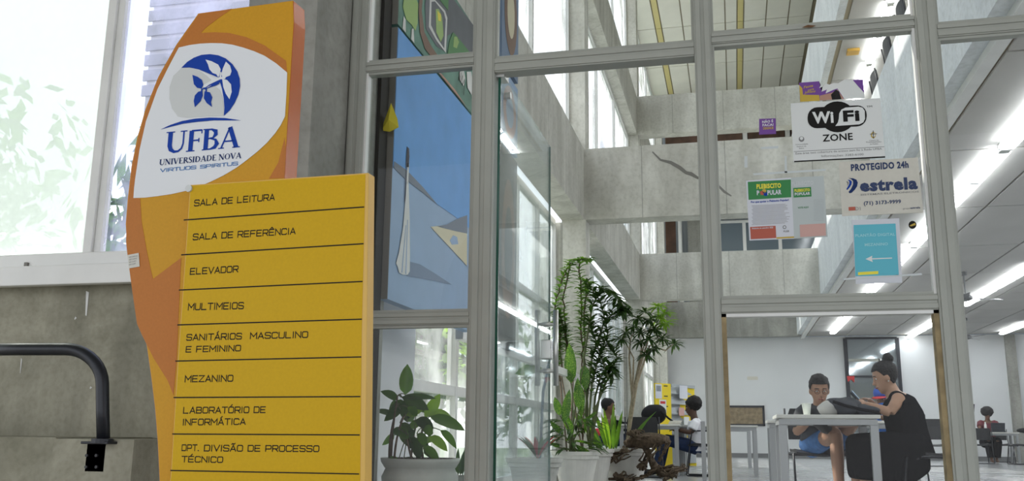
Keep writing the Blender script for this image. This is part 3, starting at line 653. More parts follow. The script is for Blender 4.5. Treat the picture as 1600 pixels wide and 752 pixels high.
decal('emblem_leaf', E_([(386, 124), (408, 145), (416, 175), (408, 198), (385, 207), (367, 208), (362, 190), (370, 160)]), 'sign_white', .006, par=wf)
decal('emblem_leaf', E_([(366, 216), (392, 222), (413, 245), (417, 285), (405, 325), (385, 295), (372, 260)]), 'sign_white', .006, par=wf)
decal('emblem_stem', E_([(240, 168), (290, 190), (330, 213), (352, 207), (356, 180), (362, 180), (361, 206), (385, 206), (382, 216), (355, 219), (335, 228), (300, 245), (275, 262), (262, 262), (268, 248), (310, 224), (285, 200)]), 'sign_white', .0056, par=wf)
for L_ in ([(207, 195), (235, 205), (258, 222), (265, 248), (255, 268), (232, 264), (215, 245)], [(260, 280), (262, 305), (250, 335), (220, 367), (214, 335), (220, 305), (238, 285)], [(272, 282), (300, 288), (313, 315), (306, 340), (311, 366), (283, 345), (268, 320)]):
    decal('emblem_leaf', E_(L_), 'sign_blue', .006, par=wf)
decal('emblem_stem', E_([(254, 268), (290, 262), (320, 245), (340, 235), (352, 240), (330, 252), (300, 262), (284, 268), (283, 285), (277, 285), (276, 270), (262, 272), (255, 300), (250, 300)]), 'sign_blue', .0062, par=wf)
decal('emblem_arc', E_([(38, 486), (90, 462), (150, 442), (220, 429), (300, 423), (380, 425), (466, 438), (400, 438), (320, 438), (240, 445), (160, 455), (90, 472)]), 'sign_blue', .005, par=wf)
def letters(fn, s, p0, p1, h, mt, pl, par, name='lettering', **k):
    mb = MB(); fn(mb, s, p0, p1, h, pl, **k); return mb.build(name, mt, par)
fl_ = tplane(-.035+.0042)
cp = lambda x, y: (240+x/3.418, 60+y/3.418)
letters(serif, 'UFBA', cp(58, 616), cp(458, 581), 33.5, 'sign_blue', fl_, wf)
letters(serif, 'UNIVERSIDADE NOVA', cp(28, 679), cp(468, 640), 9.3, 'sign_navy', fl_, wf)
letters(tech, 'VIRTUOS SPIRITUS', cp(36, 714), cp(448, 676), 4.8, 'pen_blue', fl_, wf, w=.22, gap=.3, name='handwriting')
lb = decal('small_label', c2([(402, 38), (438, 31), (441, 74), (408, 80)]), 'plastic_cream', .0042)
mb = MB()
for i in range(4): sans(mb, 'NAO COLAR AQUI'[:13-i], *[(cp2[0], cp2[1]) for cp2 in c2([(407, 47+8*i), (434-2*i, 42+8*i)])], 2.2, tplane(-.035+.0054))
mb.build('lettering', 'ink_grey', tot)
# the yellow list panel stands proud of the body
pf = [(297, 289), (575.5, 270), (567.5, 1000), (240, 1000), (267, 738), (278, 560), (288, 420)]
pn = MB().prism([face(*p) for p in pf], -TN*.045).build('list_panel', 'panel_edge', tot, bevel=.002)
pff = [(298, 290.5), (571, 272.5), (565, 520), (560, 1000), (241, 1000), (268, 738), (279, 560), (289, 420)]
f1 = tplane(.0008); MB().prism([f1(*p) for p in pff], -TN*.0006).build('panel_face', 'panel_yellow', pn)
f2 = tplane(.0015)
for (a, b) in (((287, 344), (569, 323.5)), ((283, 398.5), (568, 381)), ((279.5, 453.5), (566.5, 440)), ((277, 508), (565.5, 499)), ((274, 564.5), (564.5, 558)), ((271, 621.5), (563, 620)), ((269, 678.5), (562, 680)), ((266, 735.5), (561, 741)), ((262, 792), (560, 802)), ((258, 850), (559, 864))):
    MB().add([f2(a[0], a[1]-1), f2(b[0], b[1]-1), f2(b[0], b[1]+1), f2(a[0], a[1]+1)], [(0, 3, 2, 1)]).build('divider', 'ink', pn)
for s, a, b, h in (('SALA DE LEITURA', (303.5, 322), (428.5, 312.5), 9), ('SALA DE REFERÊNCIA', (301.5, 375), (461, 365.5), 9), ('ELEVADOR', (297, 429), (371.5, 425), 9.2), ('MULTIMEIOS', (294, 484.5), (380, 482.5), 9.6),
                   ('SANITÁRIOS', (291.5, 532), (377, 530), 9), ('MASCULINO', (391, 529.5), (480.5, 527.5), 9), ('E FEMININO', (290.5, 550.5), (375.5, 548.5), 8.6), ('MEZANINO', (289, 597), (363.5, 596), 9.3),
                   ('LABORATÓRIO DE', (286.5, 646), (414.5, 645), 9), ('INFORMÁTICA', (285.5, 664.5), (383, 663.5), 9), ('DPT.', (284, 704.5), (311, 704.5), 9), ('DIVISÃO DE PROCESSO', (319, 705), (498, 706), 9), ('TÉCNICO', (284, 722), (347.5, 723), 8.6)):
    letters(tech, s, a, b, h, 'ink', f2, pn, w=.19)
MB().tube([f1(296, 295), f1(296, 295)+TN*.006], .012, 12).build('bolt', 'sign_grey', pn)
# ================================================================== HANDRAIL
hr = thing('handrail', 'dark blue-black steel tube handrail bolted to the concrete stair wall', 'handrail', (-3.0, 3.66, .5))
yr = 3.66; Q = lambda x, y: P(x, y, Y=yr)
bend = [Q(-60, 547), Q(40, 546), Q(100, 546)]
for a in range(0, 91, 10): 
    c_ = (104, 600); bend.append(Q(c_[0]+56*math.sin(math.radians(a)), c_[1]-54*math.cos(math.radians(a))))
bend += [Q(160.5, 640), Q(161.5, 686)]
MB().tube(bend, .0285, 16).build('rail', 'black_metal', hr, smooth=True)
b0 = Q(160, 688); MB().tube([b0-V((0, 0, .012)), b0+V((0, 0, .006))], .046, 16).build('flange', 'black_metal', hr)
a = P(129, 738, Y=3.69); b = P(166, 690, Y=3.69)
MB().box((a.x, 3.70, a.z), (b.x-.005, 3.718, b.z)).box((a.x+.02, 3.63, b.z-.012), (b.x+.05, 3.72, b.z)).build('bracket', 'black_metal', hr, bevel=.003)
for u, v in ((137, 712), (152, 712), (136, 730), (152, 730)):
    p = P(u, v, Y=3.70); MB().tube([(p.x, 3.69, p.z), (p.x, 3.702, p.z)], .007, 8).build('screw', 'black_plastic', hr)
# ================================================================== SIGNS STUCK ON THE GLASS
def sheet(name, label, cat, quad, mt, Y=YG-.006, th=.003, group=None):
    f = plane_y(Y); ps = [f(*p) for p in quad]; c = sum(ps, V((0, 0, 0)))/len(ps)
    t = thing(name, label, cat, (c.x, Y, min(p.z for p in ps)), group=group)
    MB().prism(ps, (0, th, 0)).build('sheet', mt, t); return t
def on(Y): return plane_y(Y)
S1 = on(YG-.0072); S2 = on(YG-.0080); S3 = on(YG-.0088)
def flat(name, pts, mt, pl, par): return MB().poly([pl(*p) for p in pts]).build(name, mt, par)
cw = crop(1100, 100, 3.958)
wz = sheet('wifi_sign', 'white sign reading WiFi ZONE stuck on the glass', 'sign', cw([(536, 244), (1089, 211), (1121, 573), (554, 608)]), 'plastic_white')
flat('stripe', cw([(557, 600), (1120, 571), (1121, 580), (557, 608)]), 'ink', S1, wz)
flat('rule', cw([(556, 541), (1116, 510), (1116, 513), (556, 544)]), 'ink_grey', S1, wz)
def rrect(x0, y0, x1, y1, r, sk=0, n=5):
    o = []
    for cx, cy, a in ((x1-r, y0+r, -90), (x1-r, y1-r, 0), (x0+r, y1-r, 90), (x0+r, y0+r, 180)):
        for i in range(n+1): t = math.radians(a+90*i/n); o.append((cx+r*math.cos(t), cy+r*math.sin(t)))
    return [(x, y-(x-(x0+x1)/2)*sk) for x, y in o]
ell = lambda cx, cy, rx, ry, n=28: [(cx+rx*math.cos(2*math.pi*i/n), cy+ry*math.sin(2*math.pi*i/n)) for i in range(n)]
flat('emblem', cw(ell(826, 327, 108, 96)), 'ink', S1, wz)
flat('emblem', cw(rrect(641, 262, 1006, 392, 58, .045)), 'ink', S2, wz)
flat('emblem', cw([(812, 384), (828, 362), (834, 336), (836, 306), (850, 282), (875, 270), (955, 264), (980, 270), (994, 290), (996, 340), (985, 362), (960, 374), (900, 378)]), 'plastic_white', S3, wz)
S4 = on(YG-.0096)
letters(sans, 'Wi', cw([(672, 366)])[0], cw([(803, 360)])[0], 16.5, 'plastic_white', S3, wz, bold=.04)
letters(sans, 'Fi', cw([(862, 354)])[0], cw([(964, 348)])[0], 15.5, 'ink', S4, wz, bold=.045)
letters(sans, 'ZONE', cw([(734, 480)])[0], cw([(921, 468)])[0], 10.3, 'ink', S1, wz, bold=.02)
letters(sans, 'TM', cw([(1006, 271)])[0], cw([(1040, 268)])[0], 3, 'ink', S1, wz)
letters(sans, 'Este área tem cobertura de acesso sem fio à Rede UFBA', cw([(567, 560)])[0], cw([(1100, 530)])[0], 3.2, 'ink_grey', S1, wz)
letters(sans, 'Informações: 3283-6100', cw([(727, 577)])[0], cw([(987, 565)])[0], 3.4, 'ink_grey', S1, wz)
for s, a, b in (('Universidade', (566, 502), (644, 498)), ('Federal da', (575, 515), (632, 512)), ('Bahia', (589, 527), (618, 525)), ('Centro de', (1022, 478), (1080, 474)), ('Processamento', (1004, 488), (1098, 484)), ('de Dados', (1026, 500), (1076, 497))):
    letters(sans, s, cw([a])[0], cw([b])[0], 2, 'ink_grey', S1, wz)
flat('emblem', cw(ell(603, 465, 17, 17)), 'ink_grey', S1, wz); flat('emblem', cw(ell(603, 460, 10, 10)), 'plastic_white', S2, wz)
flat('emblem', cw(ell(1047, 440, 15, 19)), 'gold_print', S1, wz); flat('emblem', cw(ell(1049, 439, 10, 13)), 'plastic_white', S2, wz)
flat('emblem', cw([(1044, 412), (1048, 412), (1051, 462), (1047, 462)]), 'ink', S3, wz); flat('emblem', cw([(1026, 433), (1070, 430), (1070, 433), (1026, 436)]), 'ink', S3, wz)
# security company sign
ce = crop(1300, 240, 6.833)
es = sheet('security_sign', 'cream sign reading PROTEGIDO 24h with a phone number, below the wifi sign', 'sign', ce([(72, 92), (915, 42), (975, 630), (108, 668)]), 'plastic_cream', Y=YG-.010)
T1 = on(YG-.0112); T2 = on(YG-.012)
letters(sans, 'PROTEGIDO 24h', ce([(204, 184)])[0], ce([(819, 149)])[0], 9.6, 'navy_print', T1, es, bold=.045)
letters(sans, 'estrela', ce([(300, 401)])[0], ce([(917, 372)])[0], 17, 'navy_print', T1, es, bold=.05)
letters(sans, 'SISTEMAS ELETRONICOS', ce([(304, 450)])[0], ce([(928, 415)])[0], 2.6, 'ink_grey', T1, es, bold=.01)
letters(sans, '(71) 3173-9999', ce([(340, 551)])[0], ce([(738, 529)])[0], 5.4, 'navy_print', T1, es, bold=.03)
letters(sans, 'grupo', ce([(757, 597)])[0], ce([(838, 592)])[0], 2.6, 'ink_grey', T1, es); letters(sans, 'estrela', ce([(838, 591)])[0], ce([(942, 585)])[0], 2.8, 'navy_print', T1, es, bold=.03)
flat('emblem', ce([(175, 262), (225, 264), (262, 280), (275, 310), (268, 350), (245, 385), (210, 420), (185, 424), (177, 410), (205, 375), (225, 330), (225, 295), (205, 273)]), 'sign_navy', T1, es)
flat('emblem', ce([(165, 282), (192, 282), (212, 300), (208, 330), (190, 360), (165, 388), (152, 384), (172, 350), (185, 320), (185, 296)]), 'sign_blue', T1, es)
flat('emblem', ce([(150, 296), (172, 300), (178, 320), (160, 350), (165, 322)]), 'ink_grey', T1, es)
flat('red_mark', ce([(176, 572), (247, 568), (250, 607), (179, 611)]), 'red_print', T1, es); letters(sans, 'D1', ce([(252, 608)])[0], ce([(305, 606)])[0], 5.4, 'ink_grey', T1, es)
# leaflet in plastic sleeve
cp_ = crop(1160, 270, 6.836)
le = sheet('leaflet', 'plebiscite leaflet sheet with green heading taped on the glass left of the cream sign', 'leaflet', cp_([(38, 86), (520, 52), (552, 705), (75, 725)]), 'paper')
lf2 = sheet('leaflet', 'paler second leaflet sheet taped beside the plebiscite leaflet', 'leaflet', cp_([(520, 52), (868, 34), (910, 684), (552, 705)]), 'paper_back')
flat('heading', cp_([(57, 98), (518, 72), (522, 262), (66, 290)]), 'green_print', S1, le)
letters(sans, 'PLEBISCITO', cp_([(152, 170)])[0], cp_([(414, 158)])[0], 6.6, 'yellow_print', S2, le, bold=.04)
letters(sans, 'P', cp_([(155, 238)])[0], cp_([(182, 237)])[0], 6.6, 'paper', S2, le, bold=.04); letters(sans, 'PULAR', cp_([(268, 236)])[0], cp_([(418, 228)])[0], 6.6, 'paper', S2, le, bold=.04)
for c_, col in (((208, 215), 'red_print'), ((232, 195), 'gold_print'), ((245, 225), 'sign_blue')): flat('urn', cp_([(c_[0]-20, c_[1]-12), (c_[0]+4, c_[1]-24), (c_[0]+22, c_[1]-8), (c_[0]+18, c_[1]+24), (c_[0]-14, c_[1]+22)]), col, S2, le)
letters(sans, 'Por que apoiar o Plebiscito Popular?', cp_([(92, 324)])[0], cp_([(497, 300)])[0], 3, 'sign_blue', S1, le, bold=.03)
random.seed(3)
mb = MB()
for i in range(16):
    y = 352+i*13.5; xa = 100+(i % 3)*6; xb = 505+random.uniform(-60, 3)
    mb.poly([S1(*p) for p in cp_([(xa, y), (xb, y-20*(xb-xa)/400), (xb, y+3.4-20*(xb-xa)/400), (xa, y+3.4)])])
mb.build('text_lines', 'ink_grey', le, kind='stuff')
flat('red_box', cp_([(82, 580), (354, 567), (362, 697), (90, 711)]), 'red_print', S1, le)
letters(sans, 'Plebiscito de setembro 2025', cp_([(104, 604)])[0], cp_([(328, 592)])[0], 2.2, 'paper', S2, le, bold=.02)
flat('yellow_strip', cp_([(364, 690), (552, 680), (553, 696), (364, 706)]), 'gold_print', S1, le)
flat('seal', cp_(ell(450, 582, 20, 20)), 'ink_grey', S1, le); flat('seal', cp_(ell(450, 582, 12, 12)), 'paper', S2, le); letters(sans, 'PLEB', cp_([(440, 636)])[0], cp_([(500, 632)])[0], 2.6, 'ink_grey', S1, le, bold=.02)
letters(sans, 'PLEBISCITO', cp_([(528, 140)])[0], cp_([(760, 126)])[0], 5.5, 'tape', S1, lf2, bold=.04)
flat('heading', cp_([(543, 163), (733, 152), (738, 254), (548, 266)]), 'green_print', S1, lf2)
letters(sans, 'PLEBISCITO', cp_([(558, 205)])[0], cp_([(722, 196)])[0], 4, 'yellow_print', S2, lf2, bold=.04); letters(sans, 'POPULAR', cp_([(560, 243)])[0], cp_([(724, 234)])[0], 4, 'paper', S2, lf2, bold=.04)
letters(sans, 'VOTE AQUI', cp_([(592, 384)])[0], cp_([(706, 376)])[0], 2.6, 'green_print', S1, lf2, bold=.02)
flat('pink_box', cp_([(612, 556), (888, 541), (893, 672), (618, 688)]), 'pink_print', S1, lf2)
mb = MB()
for i in range(14):
    y = 290+i*17; mb.poly([S1(*p) for p in cp_([(760, y), (868, y-6), (868, y-3), (760, y+3)])])
mb.build('text_lines', 'shelf_grey', lf2, kind='stuff')
# cyan arrow notice
cy = crop(1140, 240, 3.418)
bn = sheet('arrow_notice', 'cyan notice with a white arrow pointing left taped low on the glass', 'notice', cy([(652, 355), (906, 346), (922, 690), (674, 697)]), 'paper')
flat('field', cy([(662, 382), (886, 374), (904, 650), (672, 656)]), 'cyan_print', S1, bn)
letters(sans, 'PLANTÃO DIGITAL', cy([(672, 446)])[0], cy([(884, 438)])[0], 4.2, 'cyan_text', S2, bn, bold=.02); letters(sans, 'MEZANINO', cy([(722, 495)])[0], cy([(846, 490)])[0], 4.2, 'cyan_text', S2, bn, bold=.02)
flat('arrow', cy([(726, 564), (762, 546), (760, 560), (868, 556), (868, 561), (760, 566), (765, 580)]), 'plastic_white', S2, bn)
flat('yellow_strip', cy([(686, 634), (794, 628), (794, 644), (686, 650)]), 'yellow_print', S2, bn)
rs = sheet('round_sticker', 'small round dark gold sticker on the glass right of the cyan notice', 'sticker', cy(ell(977, 381, 21, 21)), 'ink'); flat('emblem', cy([(962, 384), (990, 370), (994, 382), (968, 390)]), 'gold_print', S1, rs)
# purple stickers
pt = sheet('poster_scrap', 'torn purple and gold poster scrap above the wifi sign', 'poster', cw([(588, 116), (712, 107), (722, 130), (712, 150), (735, 140), (726, 172), (760, 158), (752, 182), (800, 160), (825, 152), (868, 216), (594, 233)]), 'purple_print', Y=YG-.004, th=.002)
PS = on(YG-.0046)
flat('gold_part', cw([(589, 130), (608, 150), (612, 190), (712, 192), (716, 228), (595, 234)]), 'gold_print', PS, pt); flat('photo_part', cw([(716, 196), (790, 178), (825, 158), (866, 216), (716, 226)]), 'skin_print', PS, pt)
flat('dark_part', cw([(785, 190), (815, 158), (835, 170), (850, 218), (792, 222)]), 'hair', on(YG-.0052), pt)
for s, a, b in (('Festa', (616, 152), (675, 140)), ('para', (640, 170), (680, 160)), ('Jovens', (620, 184), (690, 174))): letters(sans, s, cw([a])[0], cw([b])[0], 3.6, 'gold_print', on(YG-.0052), pt, bold=.02, shear=.2)
wt_ = sheet('white_scrap', 'white torn poster backing next to the purple poster scrap', 'poster', cw([(712, 107), (735, 140), (752, 120), (775, 128), (800, 118), (830, 120), (870, 95), (918, 98), (992, 180), (994, 212), (868, 216), (825, 152), (800, 160), (752, 182), (760, 158), (726, 172)]), 'plastic_white', Y=YG-.004, th=.002)
sheet('corner_scrap', 'purple poster corner left at the right end of the white torn backing', 'poster', cw([(920, 98), (984, 95), (991, 178), (960, 148)]), 'purple_print', Y=YG-.004, th=.002)
sq = sheet('square_sticker', 'small square purple sticker on the glass near the mullion', 'sticker', cw([(341, 340), (443, 336), (446, 432), (341, 437)]), 'purple_print')
for s, a, b, m_ in (('NÃO É', (360, 366), (428, 360), 'plastic_white'), ('FACA!', (362, 386), (430, 382), 'plastic_white'), ('DENUNCIE', (366, 406), (430, 402), 'gold_print')): letters(sans, s, cw([a])[0], cw([b])[0], 3.6, m_, S1, sq, bold=.03)
# tape remnants
for i, (q_, lb_) in enumerate((([(1176, 271), (1290, 264), (1290, 267), (1178, 274)], 'curled strip of clear tape above the leaflet'), ([(1226, 244), (1229, 244), (1230, 270), (1226, 270)], 'short vertical strip of old tape above the leaflet'), ([(1163, 244), (1168, 244), (1168, 262), (1163, 262)], 'short vertical tape residue left of the leaflet'), ([(1189, 230), (1216, 228), (1216, 232), (1189, 233)], 'pale tape residue below the square purple sticker'),
                      ([(1318, 435), (1440, 427), (1441, 430), (1318, 438)], 'long strip of clear tape under the cyan notice'))):
    t = MB().prism([S1(*p) for p in q_], (0, .001, 0)).build('tape_strip', 'tape'); tag(t, lb_, 'tape')
# ================================================================== PAINTINGS ON THE LEFT INSIDE WALL
XPn = -1.83
def pp(x, y): return P(x, y, X=XPn+.002)
def pq(x, y, o=.004): return P(x, y, X=XPn+o)
py0, py1 = P(612, 300, X=XPn).y, P(741, 300, X=XPn).y
zb, zt_ = 1.30, 2.90
pa = thing('blue_painting', 'tall blue surreal painting of a white draped spire by still water', 'painting', (XPn-.03, (py0+py1)/2, zb))
pa_t = pa; pa = MB().box((XPn-.06, py0, zb), (XPn, py1, zt_)).build('canvas', 'paint_water', pa)
MB().box((XPn-.061, py0-.006, zb), (XPn-.001, py0-.0005, zt_)).build('canvas_edge', 'canvas_edge', pa)
def pclip(pts): return [(y if False else p) for p in pts for y in (0,)]
def pd(name, mt, pts, par, o=.003, X=None):
    mb = MB(); mb.prism([P(x, y, X=XPn+o) for x, y in pts], (-.0008, 0, 0)); return mb.build(name, mt, par)
pb = crop(590, 220, 2.4238)
k_y = lambda Y, Z, o=.003: V((XPn+o, Y, Z))
def prq(pts, mt, par, name='paint_area', o=.003):  # painted area given in metres on the canvas
    return MB().prism([k_y(a, b, o) for a, b in pts], (-.0008, 0, 0)).build(name, mt, par)
def toyz(pts): return [(lambda p: (min(max(p.y, py0), py1), min(max(p.z, zb), zt_)))(P(x, y, X=XPn+.003)) for x, y in pts]
hz = toyz(pb([(60, 98), (225, 240), (290, 285), (345, 330)]))
prq([(py0, zt_)] + [(py0, hz[0][1])] + hz[1:] + [(py1, hz[-1][1]), (py1, zt_)], 'paint_sky', pa)
prq(toyz(pb([(62, 78), (110, 112), (170, 175), (226, 242), (170, 196), (110, 150), (60, 102)])), 'paint_ridge', pa, o=.0045)
prq(toyz(pb([(200, 326), (240, 322), (338, 352), (338, 474)])), 'paint_cream', pa, o=.0045)
prq(toyz(pb([(225, 325), (260, 318), (310, 292), (338, 282), (338, 352), (290, 342)])), 'paint_ridge', pa, o=.006)
prq(toyz(pb([(272, 378), (285, 358), (300, 365), (304, 392), (280, 394)])), 'paint_water', pa, o=.006)
prq(toyz(pb([(120, 458), (160, 468), (220, 505), (280, 545), (200, 528), (110, 512)])), 'paint_shadow', pa, o=.0045)
prq(toyz(pb([(110, 22), (118, 30), (119, 60), (116, 100), (108, 100), (104, 220), (101, 240), (105, 110), (107, 60)])), 'paint_dark', pa, o=.006)
prq(toyz(pb([(112, 85), (118, 90), (115, 140), (120, 300), (121, 430), (120, 495), (112, 508), (95, 508), (80, 500), (75, 478), (68, 465), (78, 430), (95, 330), (106, 200)])), 'paint_white', pa, o=.006)
for a_ in ((88, 500, 104, 320), (103, 505, 110, 300)): prq(toyz(pb([(a_[0], a_[1]), (a_[0]+3, a_[1]), (a_[2]+2, a_[3]), (a_[2], a_[3])])), 'paint_water', pa, o=.0075, name='paint_fold')
# green painting above
pg = thing('green_painting', 'green abstract painting with rounded leaf shapes hung above the blue painting', 'painting', (XPn-.03, (py0+py1)/2, zt_+.02))
zg0, zg1 = zt_+.02, P(737, 36, X=XPn).z
pg = MB().box((XPn-.06, py0, zg0), (XPn, py1, zg1)).build('canvas', 'paint_teal', pg)
MB().box((XPn-.061, py0-.006, zg0), (XPn-.001, py0-.0005, zg1)).build('canvas_edge', 'canvas_edge', pg)
cg = crop(590, 0, 3.57)
def gz(pts): return [(lambda p: (min(max(p.y, py0), py1), min(max(p.z, zg0), zg1)))(P(x, y, X=XPn+.003)) for x, y in cg(pts)]
for pts, m_, o in (([(380, -60), (540, -40), (540, 310), (470, 280), (420, 180), (390, 200), (380, 290), (330, 260), (270, 160), (265, 20), (285, -60)], 'paint_grey', .003),
    ([(150, -40), (190, -60), (225, 20), (222, 130), (210, 172), (190, 140), (160, 110), (140, 40)], 'paint_lime', .0045), ([(145, 90), (155, 110), (155, 212), (137, 190)], 'paint_white', .0045), ([(190, 160), (200, 160), (203, 268), (186, 240)], 'paint_white', .0045),
    ([(235, -60), (255, -60), (245, 60), (260, 180), (300, 260), (350, 330), (400, 400), (370, 400), (320, 345), (262, 270), (236, 180), (228, 60)], 'paint_brown', .0045),
    ([(290, 0), (315, -5), (375, 60), (388, 100), (380, 295), (330, 230), (285, 150)], 'paint_white', .0045), ([(300, 10), (318, 8), (368, 70), (378, 110), (370, 270), (330, 210), (297, 140)], 'paint_grey', .0055), ([(322, 50), (340, 50), (358, 100), (365, 200), (350, 235), (325, 180)], 'paint_lime', .0065), ([(330, 60), (350, 80), (350, 120), (335, 115)], 'yellow_print', .0075),
    ([(320, -60), (395, -60), (392, 60), (330, -20)], 'paint_green', .0055),
    ([(420, 180), (440, 200), (480, 250), (520, 300), (520, 330), (430, 330), (385, 330), (400, 230)], 'paint_green', .0045), ([(425, 205), (440, 205), (452, 235), (440, 270), (420, 262)], 'paint_lime', .006), ([(440, 310), (470, 300), (490, 320), (440, 335)], 'paint_brown', .006),
    ([(455, 400), (480, 395), (488, 440), (478, 480), (456, 445)], 'paint_white', .006), ([(495, 400), (520, 400), (532, 470), (522, 530), (500, 490)], 'paint_white', .006),
    ([(325, 415), (360, 418), (430, 500), (490, 590), (505, 630), (440, 550), (370, 470)], 'paint_pink', .0055)):
    prq(gz(pts), m_, pg, o=o)
mb = MB(); stroke(mb, [(0, 0), (.3, .9), (.25, 0), (.55, .8), (.5, .1), (.8, .7), (.8, 0), (1.2, .6), (1.1, -.5)], .09, lambda u, v: k_y(py0+1.2+u*.13, zg0+.12+v*.11, .0065)); mb.build('signature', 'ink', pg)
bt = MB().box((-1.882, py0-.14, .0), (-1.862, py0-.02, 5.0)).build('batten', 'batten'); tag(bt, 'black vertical batten on the concrete column behind the near edge of the paintings', 'batten')
# dark paintings further along
dy0, dy1 = P(781, 300, X=XPn).y, P(781, 300, X=XPn).y+.62
for nm, z0, z1, lab, mts in (('dark_painting', P(790, 543, X=XPn).z, P(790, 232, X=XPn).z, 'murky dark painting seen through the open glass door', ('paint_murk', 'paint_brown')), ('grey_painting', P(790, 224, X=XPn).z, P(790, 110, X=XPn).z, 'pale grey painting with a pink shape above the murky dark one', ('paint_water', 'paint_pink')), ('teal_painting', P(790, 100, X=XPn).z, P(790, 100, X=XPn).z+1.1, 'teal painting with a brown oval at the top behind the glass', ('paint_shadow', 'paint_brown'))):
    t = thing(nm, lab, 'painting', (XPn-.03, (dy0+dy1)/2, z0)); MB().box((XPn-.06, dy0, z0), (XPn, dy1, z1)).build('canvas', mts[0], t)
    zc = (z0+z1)/2; h_ = (z1-z0)*.36; prq([(dy0+.31+.24*math.cos(a/10*math.pi), zc+h_*math.sin(a/10*math.pi)) for a in range(20)], mts[1], t); prq([(dy0+.31+.14*math.cos(a/10*math.pi), zc+h_*.6*math.sin(a/10*math.pi)) for a in range(20)], 'paint_cream' if nm == 'teal_painting' else mts[0], t, o=.0045)
# wall strip carrying the paintings
box('painting_rail', (-1.95, 6.42, 1.25), (-1.892, 12.05, 1.33), 'frame_white', kind=S)
# yellow pennant
pen = thing('pennant', 'yellow cloth pennant hanging in front of the batten', 'pennant', P(611, 205, Y=4.65), )
c_ = P(611, 185, Y=4.65); f = on(4.65)
tri = [f(611, 161), f(621, 186), f(623, 199), f(609, 206), f(596, 204), f(600, 190)]
mb = MB(); n = len(tri); cc = f(610, 190)+V((0, -.03, 0)); mb.add(tri+[cc, cc+V((0, .04, 0))], [(i, (i+1) % n, n) for i in range(n)]+[((i+1) % n, i, n+1) for i in range(n)]); mb.build('cloth', 'banner_yellow', pen)
# ================================================================== LIGHT FITTINGS
def fitting():
    t = thing('fluorescent_light', 'x', 'ceiling light', (0, 0, 0))
    MB().box((-.055, -1.19, -.05), (.055, 1.19, 0)).build('housing', 'frame_white', t, local=True)
    MB().box((-.075, -1.14, -.075), (.075, 1.14, -.051)).build('tube', 'tube_glow', t, local=True)
    for y in (-1.17, 0, 1.17): MB().box((-.05, y-.03, -.09), (.05, y+.03, -.045)).build('bracket', 'plastic_white', t, local=True)
    return t
ft = fitting(); used = False
rows = [(2.66, [5.9+2.42*i for i in range(9)], 'row nearest the parapet', 3.42), (4.84, [7.0, 9.4, 11.8, 14.2, 17.6, 20.0, 24.4, 26.8], 'second row under the mezzanine', 3.42),
        (7.05, [9, 13, 17.5, 21.8, 26], 'third row under the mezzanine', 3.42), (9.3, [10, 15, 20, 25], 'fourth row under the mezzanine', 3.42), (11.6, [12, 18, 24], 'row by the right wall', 3.42), (2.55, [8+2.42*i for i in range(8)], 'row above the mezzanine', 7.155)]
for X, Ys, lab, z in rows:
    for i, y in enumerate(Ys):
        l = 'lit tube light, %s, %s' % (('first from the glass front', 'second from the front', 'third from the front', 'fourth from the front', 'fifth from the front', 'sixth from the front', 'seventh from the front', 'eighth from the front', 'ninth from the front')[i], lab)
        if not used: ft.location = (X, y, z); ft['label'] = l; ft['group'] = 'tube lights, '+lab; used = True; WL[ft.name] = V((X, y, z))
        else: dup(ft, (X, y, z), 0, l, 'tube lights, '+lab)
def fan(loc, rz, lab):
    t = thing('ceiling_fan', lab, 'ceiling fan', loc, rz)
    MB().tube([(0, 0, .46), (0, 0, .05)], .012).lathe([(.05, .40), (.05, .46)], (0, 0, 0), 12).build('rod', 'fan_grey', t, local=True)
    MB().lathe([(.05, -.05), (.10, -.03), (.11, .02), (.06, .06), (.02, .08)], (0, 0, 0), 16).build('motor', 'fan_grey', t, local=True, smooth=True)
    for k in range(3):
        a = k*2*math.pi/3; m = Matrix.Rotation(a, 3, 'Z'); mb = MB().box((.09, -.05, -.012), (.22, .02, -.004)).add([(.2, -.07, -.03), (.62, -.08, -.03), (.62, .07, .01), (.2, .05, .005), (.2, -.07, -.024), (.62, -.08, -.024), (.62, .07, .016), (.2, .05, .011)], [(0, 3, 2, 1), (4, 5, 6, 7), (0, 1, 5, 4), (1, 2, 6, 5), (2, 3, 7, 6), (3, 0, 4, 7)])
        mb.v = [m @ p for p in mb.v]; mb.build('blade', 'fan_grey', t, local=True)
    return t
fan((3.95, 17.2, 2.96), .3, 'grey three-blade ceiling fan hanging nearer, right of the sign post'); fan((5.45, 24, 2.96), 1.0, 'grey three-blade ceiling fan hanging farther back near the right wall pilaster')
dt = MB().box((-.1, -.1, 0), (.1, .1, .05)).build('smoke_detector', 'panel_edge'); p = P(1333, 83, Z=7.1); dt.location = p; tag(dt, 'small yellowish box on the upper ceiling beside the light tubes', 'detector')
